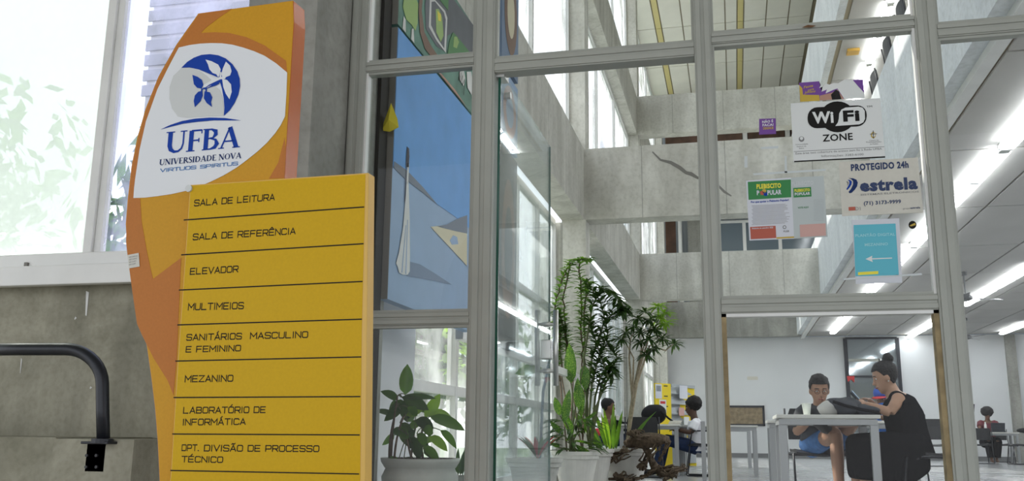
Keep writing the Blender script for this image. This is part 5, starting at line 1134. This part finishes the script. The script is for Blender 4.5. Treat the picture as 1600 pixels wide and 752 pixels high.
for k in range(5):
    z = .62+k*.20; mb = MB(); q0 = p1-n2*.02; q1 = p2-n2*.02; w_ = (p0-p1)*.8
    mb.add([q0+V((0, 0, z)), q1+V((0, 0, z)), q1+w_+V((0, 0, z+.14)), q0+w_+V((0, 0, z+.14)), q0+V((0, 0, z-.02)), q1+V((0, 0, z-.02)), q1+w_+V((0, 0, z+.12)), q0+w_+V((0, 0, z+.12))], [(0, 1, 2, 3), (7, 6, 5, 4), (0, 4, 5, 1), (3, 2, 6, 7), (0, 3, 7, 4), (1, 5, 6, 2)]); mb.build('shelf_board', 'shelf_grey', sh)
    for f_ in (.15, .55): s0 = p0+(p1-p0)*f_; s1 = p0+(p1-p0)*(f_+.24); mb = MB(); mb.add([V((s0.x, s0.y, z+.12))+n1*.003, V((s1.x, s1.y, z+.12))+n1*.003, V((s1.x, s1.y, z+.14))+n1*.003, V((s0.x, s0.y, z+.14))+n1*.003], [(0, 1, 2, 3)]); mb.build('slot', 'black_plastic', sh)

for (u0, u1, z0, z1, mt_, lb_, nm_) in ((.02, .42, 1.30, 1.58, 'paper', 'sheet with a dark picture on the side of the yellow shelf', 'notice'), (.25, .68, 1.02, 1.28, 'plastic_white', 'white sheet with red top on the side of the yellow shelf', 'notice')):
    s0 = p0+(p1-p0)*u0; s1 = p0+(p1-p0)*u1; nt_ = thing(nm_, lb_, 'notice', (s0.x, s0.y, z0)); slab(s0+n1*.004, s1+n1*.004, n1, .002, z0, z1).build('sheet', mt_, nt_)
    s0 = p0+(p1-p0)*(u0+.06); s1 = p0+(p1-p0)*(u1-.06); slab(s0+n1*.0065, s1+n1*.0065, n1, .001, z1-.14 if u0 < .1 else z1-.08, z1-.03).build('print', 'curtain' if u0 < .1 else 'cap_red', nt_)
s0 = p1+(p2-p1)*.32; s1 = p1+(p2-p1)*.66; nt_ = thing('notice', 'white sheet on the top of the grey front of the yellow shelf', 'notice', (s0.x, s0.y, zt3-.25)); slab(s0+n2*.02, s1+n2*.02, n2, .002, zt3-.28, zt3-.02).build('sheet', 'paper', nt_)
for k, (f_, z) in enumerate(((.3, .98), (.5, .80), (.15, .62))):
    s0 = p1+(p2-p1)*f_; s1 = p1+(p2-p1)*(f_+.22); m_ = slab(s0-n2*.0, s1, n2, .012, z, z+.16).build('magazine', ('pink_print', 'plastic_white', 'cork')[k]); tag(m_, ('reddish magazine on the middle board of the yellow shelf', 'white magazine below the reddish one on the yellow shelf', 'brown magazine low on the yellow shelf')[k], 'magazine', 'magazines on the yellow shelf')
# ---- other tables and chairs of the hall
xx = P(1183, 669, Y=15.2).x; table('study_table', 'grey study table in the middle distance left of the nearest table', (xx-.6, 15.1, 0), 0, 1.2, .7)
xx = P(1125, 669, Y=17).x; table('study_table', 'farther grey study table seen left of the middle-distance one', (xx-.1, 18.6, 0), 0, 1.3, .7)
xx = P(1590, 672, Y=25).x; table('study_table', 'long far table with a laptop and bags near the right pilaster', ((P(1500, 672, Y=25.6).x+P(1592, 672, Y=25.6).x)/2, 25.6, 0), 0, P(1592, 672, Y=25.6).x-P(1512, 672, Y=25.6).x, .7)
table('study_table', 'far table with a black bag behind the woman in black', (P(1455, 675, Y=22).x, 22.2, 0), 0, 1.3, .7)
bb = P(1462, 668, Y=22); b_ = thing('laptop_bag', 'black laptop bag on the far table behind the woman in black', 'bag', (bb.x, 22.1, .75)); MB().ell((bb.x+.05, 22.1, .80), (.30, .16, .07), 16, 8).build('bag_body', 'bag_black', b_, smooth=True); MB().box((bb.x-.2, 21.98, .83), (bb.x+.12, 22.1, 1.0)).build('screen_lid', 'black_plastic', b_, bevel=.01)
for i, (px, Y, rz, lab) in enumerate(((1462, 21.5, 180, 'black chair drawn up to the far table with the black bag'), (1532, 25.0, 0, 'black chair at the left end of the long far table'), (1566, 26.5, 180, 'black chair behind the long far table'), (1597, 24.6, 90, 'black chair cut by the right edge of the picture'))):
    q_ = P(px, 720, Y=Y); chair_root('visitor_chair', lab, (q_.x, Y, 0), math.radians(rz))
fx, fy = P(1545, 700, Y=26.4).x, 26.35; FL = (fx, fy, 0)
J = dict(hip=(0, 0, .50), chest=(0, .05, .84), neck=(0, .07, 1.05), shl=(-.18, .06, 1.0), shr=(.18, .06, 1.0), ell=(-.24, .25, .82), elr=(.24, .25, .82), wrl=(-.12, .45, .80), wrr=(.12, .45, .80), knl=(-.1, .42, .52), knr=(.1, .42, .52), anl=(-.05, .40, .09), anr=(.08, .46, .09), tol=(-.05, .54, .04), tor=(.08, .60, .04))
t, g, Mh, j = person('person with a round afro working on a laptop at the long far table', FL, math.radians(180), 'skin_brown', J, ((0, .12, 1.20), (0, .95, -.3), (0, .3, .95)), {'l': ((.2, 1, 0), (0, 0, 1), .6), 'r': ((-.2, 1, 0), (0, 0, 1), .6)}, vox=.016)
afro(t, g, Mh, (0, -.03, .07), (.15, .14, .13)); torso_cloth(t, j, 'maroon', 'top', .6); trousers(t, j, 'black_cloth', 1.9, 'trousers', .05)
lp = thing('laptop', 'open dark laptop on the long far table', 'laptop', (fx+.05, 25.75, .75)); MB().box((fx-.1, 25.62, .751), (fx+.22, 25.85, .765)).build('keyboard', 'black_plastic', lp); MB().add([(fx-.1, 25.62, .766), (fx+.22, 25.62, .766), (fx+.22, 25.56, .98), (fx-.1, 25.56, .98), (fx-.1, 25.63, .766), (fx+.22, 25.63, .766), (fx+.22, 25.57, .98), (fx-.1, 25.57, .98)], [(0, 1, 2, 3), (7, 6, 5, 4), (0, 4, 5, 1), (3, 2, 6, 7), (0, 3, 7, 4), (1, 5, 6, 2)]).build('lid', 'bag', lp)
bt_ = MB().lathe([(.03, 0), (.03, .18), (.015, .22), (.015, .25)], (fx-.22, 25.6, .751), 12).build('bottle', 'plastic_white', smooth=True); tag(bt_, 'white bottle beside the open laptop on the long far table', 'bottle')
bl_ = MB().ell((fx+.75, 25.6, .80), (.28, .16, .07), 14, 8).build('bag', 'bag_black', smooth=True); tag(bl_, 'dark bag lying on the long far table right of the laptop', 'bag')
bl_ = MB().ell((fx+1.2, 25.6, .79), (.13, .12, .05), 12, 8).build('bag', 'shirt_blue', smooth=True); tag(bl_, 'small blue bag at the right of the dark bag on the long far table', 'bag')

for i, (Y, lab) in enumerate(((9.5, 'first'), (10.4, 'second'), (11.4, 'third'), (12.5, 'fourth'), (13.7, 'fifth'))):
    chair_root('visitor_chair', 'black chair back peeking over the mezzanine parapet, %s from the glass front' % lab, (2.26, Y, 4.52), math.radians(-90), 'chairs along the mezzanine parapet')
# ================================================================== PLANTS
random.seed(11)
def pot(name, lab, c, r, h, mt, prof=None, n=32, rim=.03):
    t = thing(name, lab, 'potted plant', c)
    pf = prof or [(r*.66, 0), (r*.70, .02), (r*.92, h-.09), (r*.93, h-.085), (r*1.0, h-.08), (r*1.0, h-.045), (r*1.05, h-.04), (r*1.07, h), (r*.94, h), (r*.92, h-.03)]
    MB().lathe(pf, c, n).build('pot', mt, t, smooth=False)
    mb = MB().lathe([(r*.925, h-.05), (r*.92, h-.02)], c, n)
    for k in range(90):
        a = random.random()*6.28; q_ = r*.85*math.sqrt(random.random()); mb.ell((c[0]+q_*math.cos(a), c[1]+q_*math.sin(a), c[2]+h-.018), (.012, .012, .008), 5, 4)
    mb.build('soil', 'soil', t); return t
def bez(p0, p1, p2, n=8): return [V(p0)*(1-u)**2+V(p1)*2*u*(1-u)+V(p2)*u*u for u in [i/n for i in range(n+1)]]
# big-leaved plant in the glazed bowl, behind the left pane
c1x = P(657, 720, Y=5.0).x; C1 = (c1x, 5.0, 0)
rw = (P(715, 720, Y=5.0).x-P(601, 720, Y=5.0).x)/2; zrim = P(657, 717, Y=4.9).z
pl1 = thing('potted_plant', 'broad-leaved dracaena in a grey glazed bowl behind the left glass pane', 'potted plant', C1)
MB().lathe([(rw*.5, 0), (rw*.55, .05), (rw*.80, .16), (rw*.98, zrim-.14), (rw*1.0, zrim-.10), (rw*.90, zrim-.055), (rw*.93, zrim-.05), (rw*1.02, zrim-.02), (rw*1.04, zrim), (rw*.95, zrim), (rw*.92, zrim-.03)], C1, 36).build('pot', 'pot_glaze', pl1, smooth=True)
mb = MB().lathe([(rw*.93, zrim-.04), (rw*.92, zrim-.01)], C1, 30)
for k in range(90):
    a = random.random()*6.28; q_ = rw*.85*math.sqrt(random.random()); mb.ell((C1[0]+q_*math.cos(a), C1[1]+q_*math.sin(a), zrim-.008), (.012, .012, .009), 5, 4)
mb.build('soil', 'soil', pl1)
PL = lambda x, y, dy=0: P(560+x/3.915, 560+y/3.915, Y=5.0+dy)
stems = [((190, 610), (185, 470), (235, 300), .02), ((220, 610), (235, 430), (285, 350), -.05), ((318, 620), (340, 500), (345, 400), .05), ((200, 610), (210, 400), (240, 230), -.02), ((395, 620), (380, 520), (390, 430), 0), ((330, 620), (300, 540), (300, 470), -.08)]
for s_ in stems: MB().tube(bez(PL(*s_[0], s_[3]), PL(*s_[1], s_[3]), PL(*s_[2], s_[3])), [.007-.0004*i for i in range(9)], 7).build('stem', 'bark', pl1, smooth=True)
lv = [((288, 225), (300, 42), 56, .05, 'leaf_mid'), ((240, 255), (142, 195), 34, .5, 'leaf_dark'), ((235, 265), (185, 320), 30, .5, 'leaf_dark'), ((222, 352), (100, 315), 26, .3, 'leaf_dark'), ((260, 240), (470, 235), 26, .4, 'leaf_dark'), ((265, 235), (430, 308), 48, .5, 'leaf_dark'),
      ((405, 362), (495, 222), 52, .1, 'leaf_bright'), ((430, 350), (570, 355), 48, .5, 'leaf_bright'), ((440, 355), (650, 430), 46, .5, 'leaf_mid'), ((250, 280), (300, 390), 50, .6, 'leaf_dark'), ((290, 350), (400, 300), 34, .3, 'leaf_bright'), ((345, 380), (460, 420), 46, .6, 'leaf_dark'),
      ((405, 380), (440, 480), 44, .5, 'leaf_mid'), ((300, 390), (340, 330), 30, .3, 'leaf_mid'), ((330, 480), (375, 615), 46, .5, 'leaf_dark'), ((300, 470), (320, 550), 32, .5, 'leaf_dark'), ((395, 540), (495, 632), 40, .4, 'leaf_mid'), ((430, 480), (545, 560), 38, .5, 'leaf_bright'),
      ((500, 440), (600, 550), 36, .5, 'leaf_mid'), ((360, 500), (430, 545), 40, .5, 'leaf_dark'), ((220, 470), (145, 525), 34, .5, 'leaf_mid'), ((350, 440), (290, 480), 30, .4, 'leaf_dark'), ((360, 290), (420, 330), 36, .4, 'leaf_mid'), ((380, 500), (460, 500), 30, .4, 'leaf_bright'), ((300, 300), (360, 350), 40, .5, 'leaf_mid'), ((340, 560), (400, 600), 30, .5, 'leaf_mid')]
for k in range(16):
    s_ = random.choice(stems); x, y = s_[2]; x += random.uniform(-60, 60); y += random.uniform(-20, 150); an = random.uniform(-1.2, 1.2)
    lv.append(((x, y), (x+random.choice((-1, 1, 1))*random.uniform(50, 120), y+random.uniform(-10, 90)), random.uniform(30, 44), .5, random.choice(('leaf_dark', 'leaf_mid'))))
for (a, b, w_, dr_, mt_) in lv:
    dy = random.uniform(-.10, .10); p0_, p1_ = PL(*a, dy*.3), PL(*b, dy); d_ = p1_-p0_; L_ = d_.length
    MB().leaf(p0_, (d_.normalized()+V((0, 0, dr_*.45))), L_*1.04, w_/3.915/1445*5.1*1.6, dr_, side=(d_.normalized().cross(V((0, 1, 0)))+V((0, .45*random.uniform(-1, 1), 0))), seg=6).build('leaf', mt_, pl1, smooth=True)
    st = min(stems, key=lambda s__: abs(s__[2][0]-a[0])+abs(s__[2][1]-a[1])); u = .75
    MB().tube(bez(PL(*st[2], st[3]), (PL(*st[2], st[3])+p0_)/2+V((0, 0, .02)), p0_, 4), .0028, 5).build('petiole', 'stem_green', pl1)
# snake plant further right
c2 = P(722, 745, Y=5.7); pl2 = pot('potted_plant', 'small snake plant with upright dark leaves in a low pot beside the mullion', (c2.x+.02, 5.7, 0), .14, P(722, 744, Y=5.7).z, 'pot_glaze')
for (x0, y0, x1, y1, w_) in ((716, 744, 716, 700, 8), (722, 744, 731, 690, 9), (712, 744, 706, 715, 7), (728, 744, 738, 700, 8), (719, 744, 724, 706, 7), (757, 744, 772, 668, 9), (762, 744, 783, 672, 9), (750, 744, 760, 700, 8)):
    dy = random.uniform(-.05, .05); a, b = P(x0 if x0 < 745 else 730+(x0-750)*.3, y0, Y=5.7+dy), P(x1, y1, Y=5.7+dy); MB().leaf(a, b-a, (b-a).length, w_/1445*5.7*1.1, .05, side=(1, .3*random.uniform(-1, 1), 0), seg=5).build('leaf', 'leaf_snake', pl2, smooth=True)
# three pots in front of the first inner column
def leafy(mb, path, n, L_, w_, spread=1.0, droop=.4, tip=False):
    m = len(path)-1
    for k in range(n):
        u = (.15+.85*k/n)*m; i = min(int(u), m-1); p_ = path[i]+(path[i+1]-path[i])*(u-i); tng = (path[i+1]-path[i]).normalized()
        a = k*2.4+random.random(); sd_ = V((math.cos(a), math.sin(a)*.8, random.uniform(-.1, .5)))*spread+tng*.5
        mb.leaf(p_, sd_, L_*random.uniform(.7, 1.2), w_, droop, seg=3)
def tuft(mb, p_, n, L_, w_, mt=None):
    for k in range(n):
        a = k*2.399; el_ = random.uniform(-.5, .9); mb.leaf(p_, (math.cos(a), math.sin(a), el_), L_*random.uniform(.75, 1.15), w_, .7, seg=4)
YA = 10.6
ra = (P(935, 720, Y=YA).x-P(865, 720, Y=YA).x)/2; ca = P(897, 710, Y=YA); za = ca.z
ZR = .40
pA = pot('potted_plant', 'large pale pot with spotted-leaf dieffenbachia and a climbing vine on the column', (ca.x+.02, YA, 0), ra*1.02, ZR, 'pot_white')
Q_ = lambda x, y, dy=0: P(850+x/3.58, 390+y/3.58, Y=YA+dy)
vines = [[(205, 700), (215, 560), (205, 330), (200, 70)], [(135, 640), (120, 450), (110, 280), (150, 60), (200, 55), (250, 55)], [(100, 700), (85, 500), (60, 330), (95, 180), (150, 75)], [(160, 660), (130, 520), (110, 420), (80, 340)], [(230, 640), (225, 420), (230, 260), (250, 180)], [(90, 740), (80, 600), (95, 480), (70, 400)]]
mbs = MB(); mbl = MB()
for vn in vines:
    path = [Q_(x, y, random.uniform(.9, 1.2)-.1*i) for i, (x, y) in enumerate(vn)]; path = [path[0]+V((0, 0, 0))]+path[1:]
    pth = []; 
    for i in range(len(path)-1):
        for k in range(5): pth.append(path[i]+(path[i+1]-path[i])*k/5+V((random.uniform(-.015, .015), 0, 0)))
    pth.append(path[-1]); base_ = V((ca.x+random.uniform(-.1, .1), YA+.1, ZR)); pth = [base_]+pth
    mbs.tube(pth, .010, 6); leafy(mbl, pth[2:], 80, .13, .048, 1, .7)
mbs.build('vine_stem', 'bark', pA, kind='stuff'); mbl.build('vine_foliage', 'leaf_mid', pA, kind='stuff')
for (x0, y0, x1, y1, w_) in ((160, 640, 150, 510, 60), (235, 640, 240, 760, 36), (130, 800, 95, 740, 40)): pass
for (x0, y0, x1, y1, w_) in ((893, 600, 890, 536, 20), (912, 570, 916, 612, 16), (884, 660, 889, 608, 17), (905, 640, 903, 590, 15), (905, 600, 909, 655, 14), (875, 650, 868, 620, 12), (880, 680, 862, 655, 12), (890, 690, 925, 690, 12), (885, 690, 905, 672, 12), (900, 695, 932, 715, 12), (873, 700, 862, 690, 10), (895, 680, 880, 640, 13), (912, 660, 930, 640, 12), (880, 700, 930, 702, 10)):
    dy = random.uniform(-.2, .25); a, b = P(x0, y0, Y=YA+dy), P(x1, y1, Y=YA+dy)
    MB().leaf(a, b-a, (b-a).length, w_/1445*YA, .3, side=(1, .4*random.uniform(-1, 1), .2), seg=6).build('leaf', 'leaf_spotted', pA, smooth=True)
    MB().tube(bez((ca.x+random.uniform(-.06, .06), YA, ZR-.01), (ca.x, YA+dy*.5, (ZR+a.z)/2), a, 5), .007, 6).build('petiole', 'stem_green', pA)
mbl = MB()
for k in range(60):
    a = random.random()*6.28; p_ = V((ca.x+.15*math.cos(a), YA+.15*math.sin(a), ZR+random.random()*.35)); mbl.leaf(p_, (math.cos(a), math.sin(a), .4), .28, .05, 1.0, seg=4)
mbl.build('undergrowth', 'leaf_dark', pA, kind='stuff')
cb = P(922, 706, Y=11.2); pB = pot('potted_plant', 'pale pot with tall thin-stemmed shrub standing behind the vine pot', (cb.x, 11.22, 0), .27, .42, 'pot_white')
mbs = MB(); mbl = MB()
def brs(pts, Y, base, r0=.016):
    pth = [V(base)]+[P(x, y, Y=Y+random.uniform(-.1, .1)) for x, y in pts]; q = []
    for i in range(len(pth)-1):
        for k in range(4): q.append(pth[i]+(pth[i+1]-pth[i])*k/4)
    q.append(pth[-1]); mbs.tube(q, [max(.004, r0*(1-.7*i/len(q))) for i in range(len(q))], 7); return q
bs = (cb.x, 11.22, .41)
for pts, n in (([(918, 680), (925, 600), (935, 560), (950, 520), (938, 470), (915, 440)], 60), ([(930, 640), (950, 590), (930, 530), (920, 500)], 40), ([(940, 600), (965, 560), (945, 530)], 30), ([(915, 640), (925, 560), (945, 500), (975, 480), (972, 490)], 50), ([(912, 560), (925, 480), (940, 450), (960, 460), (978, 484)], 44), ([(930, 620), (938, 590), (955, 570), (958, 590)], 30)):
    q = brs(pts, 11.15, bs); leafy(mbl, q[4:], n*2, .17, .05, 1, .6)
mbs.build('branch', 'stem_green', pB, kind='stuff'); mbl.build('foliage', 'leaf_dark', pB, kind='stuff')
cc_ = P(970, 706, Y=12.0); pC = pot('potted_plant', 'right-hand white pot with strap leaves and a tall dracaena with leaf tufts', (cc_.x+.06, 11.78, 0), .32, .42, 'pot_white')
mbs = MB(); bs = (cc_.x+.1, 11.75, .41); tops = []
for pts in ([(985, 640), (997, 575), (1003, 540), (997, 520)], [(988, 630), (990, 560), (972, 525)], [(988, 620), (1000, 560), (1010, 530), (1020, 500)], [(990, 610), (1003, 560), (1018, 545), (1012, 555)], [(995, 590), (1010, 540), (1018, 515), (1035, 515)], [(988, 625), (983, 560), (985, 530), (990, 520)], [(995, 600), (1015, 540), (1040, 548), (1052, 538)]):
    q = brs(pts, 11.8, bs, .018); tops.append(q[-1])
mbs.build('branch', 'stem_pale', pC, kind='stuff')
tu = [(990, 510, 0), (978, 520, 0), (1001, 520, 0), (1015, 500, 0), (1030, 495, 1), (1040, 505, 1), (1022, 515, 0), (1035, 530, 0), (1020, 545, 0), (1010, 555, 0), (1053, 538, 0), (996, 498, 0), (1008, 488, 0), (970, 530, 0), (1028, 480, 1), (1000, 535, 0), (1015, 530, 0), (1038, 490, 1)]
for i, (x, y, sun_tint) in enumerate(tu):
    mb = MB(); tuft(mb, P(x, y, Y=11.8+random.uniform(-.25, .25)), 26, .19, .030); mb.build('leaf_tuft', 'leaf_bright' if sun_tint else 'leaf_dark', pC)  # brighter leaf colour stands in for sunlight on a few tufts
for k in range(22):
    a = random.uniform(0, 6.28); p_ = V((cc_.x-.06+.16*math.cos(a), 11.7+.16*math.sin(a), .40)); MB().leaf(p_, (math.cos(a)*.55, math.sin(a)*.5, 1), random.uniform(.4, .75), .055, .5, seg=6, side=(1, .5*random.uniform(-1, 1), 0)).build('leaf', 'leaf_mid' if k % 3 else 'leaf_bright', pC, smooth=True)
# pot by the door seen through its glass, with a red bromeliad
cd_ = P(835, 715, Y=9.0); pD = pot('potted_plant', 'grey urn pot with a red bromeliad seen through the open glass door', (cd_.x, 9.0, 0), .26, .36, 'pot_glaze')
for k in range(14):
    a = k*2.4; MB().leaf((cd_.x+.03, 9.0, .34), (math.cos(a)*.6, math.sin(a)*.6, 1), .32, .05, .6, seg=5).build('leaf', 'leaf_snake' if k > 5 else 'red_flower', pD, smooth=True)
MB().tube([(cd_.x+.05, 9.02, .34), (cd_.x+.08, 9.02, 1.0), (cd_.x+.2, 9.05, 1.6)], .014, 8).build('stake', 'blue_plastic', pD, smooth=True)
MB().leaf((cd_.x+.07, 9.0, 1.22), (-1, 0, .1), .28, .12, .5, seg=6, side=(.2, 0, 1)).build('leaf', 'leaf_spotted', pD, smooth=True)
# driftwood roots in front of the right-hand pot
random.seed(5)
dw = thing('driftwood', 'tangled brown driftwood roots standing in front of the right-hand plant pot', 'driftwood', (P(1015, 740, Y=11.6).x, 11.6, 0))
D = lambda x, y, dy=0: P(930+x/4.95, 600+y/4.95, Y=11.4+dy)
mb = MB()
mb.tube([D(230, 470), D(300, 450, .1), D(400, 440, 0), (D(480, 430, -.1)), D(545, 440, 0), D(555, 465)], [.04, .075, .085, .07, .06, .02], 10)
mb.tube([D(380, 470), D(420, 560), D(470, 640), D(520, 700)], [.045, .03, .03, .045], 9)
mb.v = [p+V((1, 0, 1))*noise.noise(p*14)*.05 for p in mb.v]
mb.build('trunk', 'bark', dw, smooth=True)
mb = MB()
for pts in ([(15, 655), (120, 600), (240, 535), (330, 500)], [(60, 610), (150, 580), (110, 520)], [(90, 515), (180, 590), (250, 540)], [(240, 515), (160, 540), (90, 520)], [(145, 705), (240, 740), (330, 730), (420, 700), (500, 660)], [(160, 720), (230, 745), (300, 700)], [(350, 740), (400, 690), (470, 650), (560, 690), (700, 660), (710, 650)], [(480, 700), (560, 720), (640, 700), (680, 625)], [(520, 700), (600, 680), (690, 640), (690, 620)], [(500, 650), (580, 640), (640, 640)], [(540, 740), (600, 700), (620, 730)], [(340, 660), (400, 600), (440, 520), (470, 460)], [(460, 640), (440, 560), (500, 480)], [(380, 660), (360, 600), (400, 520)], [(250, 380), (330, 420), (400, 430)], [(280, 360), (340, 400), (420, 410)], [(300, 440), (330, 370), (350, 360), (400, 410)], [(560, 450), (540, 540), (500, 600)], [(150, 720), (200, 700), (240, 720)]):
    for rep in range(3):
        pth = [D(x+random.uniform(-14, 14)*rep, y+random.uniform(-12, 12)*rep, random.uniform(-.2, .2)) for x, y in pts]; q = []
        for i in range(len(pth)-1):
            for k in range(3): q.append(pth[i]+(pth[i+1]-pth[i])*k/3+V((random.uniform(-.02, .02), random.uniform(-.02, .02), random.uniform(-.02, .02))))
        q.append(pth[-1]); q = [V((p.x, p.y, max(p.z, .012))) for p in q]
        mb.tube(q, [.017-.012*i/len(q) for i in range(len(q))], 6)
mb.build('root', 'bark', dw, kind='stuff')
rf = MB().ell((P(933, 700, Y=13.4).x, 13.4, .62), (.05, .05, .06), 10, 8).tube([(P(933, 700, Y=13.4).x, 13.4, 0), (P(933, 700, Y=13.4).x, 13.4, .6)], .01).build('red_flower', 'red_flower'); tag(rf, 'red flower head on a stalk left of the strap-leaved pot', 'flower')
bs_ = MB().box((P(1097, 740, Y=13).x, 13, 0), (P(1104, 740, Y=13).x, 13.04, .78)).build('steel_post', 'grey_steel'); tag(bs_, 'slim grey steel post beside the white door mullion', 'post')
# ================================================================== GARDEN OUTSIDE THE LEFT WALL
random.seed(21)
def tree(name, lab, c, h, r, n, mt='leaf_garden', group=None, trunk=.14):
    t = thing(name, lab, 'tree', c, group=group)
    c = V(c); MB().tube([c, c+V((.1, 0, h*.35)), c+V((0, .1, h*.8))], [trunk, trunk*.8, trunk*.3], 9).build('trunk', 'bark', t)
    mb = MB()
    cl_ = [(c+V((random.uniform(-1, 1)*r*.7, random.uniform(-1, 1)*r*.7, h*random.uniform(.35, 1))), r*random.uniform(.35, .6)) for _ in range(16)]
    for k in range(n):
        o_, rr_ = random.choice(cl_); d_ = V((random.gauss(0, 1), random.gauss(0, 1), random.gauss(0, 1))).normalized(); p_ = o_+d_*rr_*random.uniform(.6, 1); s_ = random.uniform(.14, .26)
        u_ = d_.orthogonal().normalized(); w_ = d_.cross(u_); a = random.random()*6.28; u2 = u_*math.cos(a)+w_*math.sin(a); w2 = d_.cross(u2)+d_*random.uniform(-.5, .5)
        mb.add([p_-u2*s_, p_-w2*s_*.42, p_+u2*s_, p_+w2*s_*.42], [(0, 1, 2, 3)])
    mb.build('foliage', mt, t, kind='stuff')
tree('garden_tree', 'hazy green tree low behind the violet-tinted glass pane', (-6.4, 12, -.3), 4.2, 1.9, 2600)
tree('garden_tree', 'leafy garden tree beyond the dusty left window', (-14.5, 15, -.3), 6, 3.2, 2600)
tree('garden_tree', 'garden tree outside the glazing behind the bowl plant', (-6.0, 17.2, -.3), 4.0, 1.9, 2600)
tree('garden_tree', 'garden tree outside the glazing behind the open door', (-7.8, 24, -.3), 5.0, 2.6, 2400)
sb = thing('garden_shrub', 'sunlit yellow-green big-leaved shrub right outside the glazing below the paintings', 'shrub', (-3.1, 8.3, -.3))
for k in range(46):
    c_ = P(random.uniform(700, 738), random.uniform(508, 600), X=-2.9-random.random()*.5); a = random.random()*6.28
    MB().leaf(c_, (math.cos(a), math.sin(a), random.uniform(-.6, .4)), random.uniform(.18, .30), .12, .5, seg=5).build('leaf', 'leaf_bright', sb, smooth=True)
MB().tube([(-3.1, 8.3, -.3), (-3.15, 8.4, 1.2), (-3.1, 8.6, 1.9)], .04).tube([(-3.12, 8.35, .6), (-3.2, 7.9, 1.5)], .025).build('stem', 'bark', sb)
nb_ = thing('neighbour_building', 'grey building with a tiled top seen through the violet glass beside the sign', 'building', (-9.6, 20, -.3))
hx0, hx1 = P(236, 60, Y=20).x, P(345, 60, Y=20).x
MB().box((hx0, 20, -.3), (hx1+2, 24, 14)).build('wall', 'house_wall', nb_)
lz = P(240, 150, Y=20).z
for i in range(10): MB().box((hx0-.1, 19.95, lz+i*.42), (hx1+1, 19.999, lz+i*.42+.3)).build('louvre', 'house_tile', nb_)
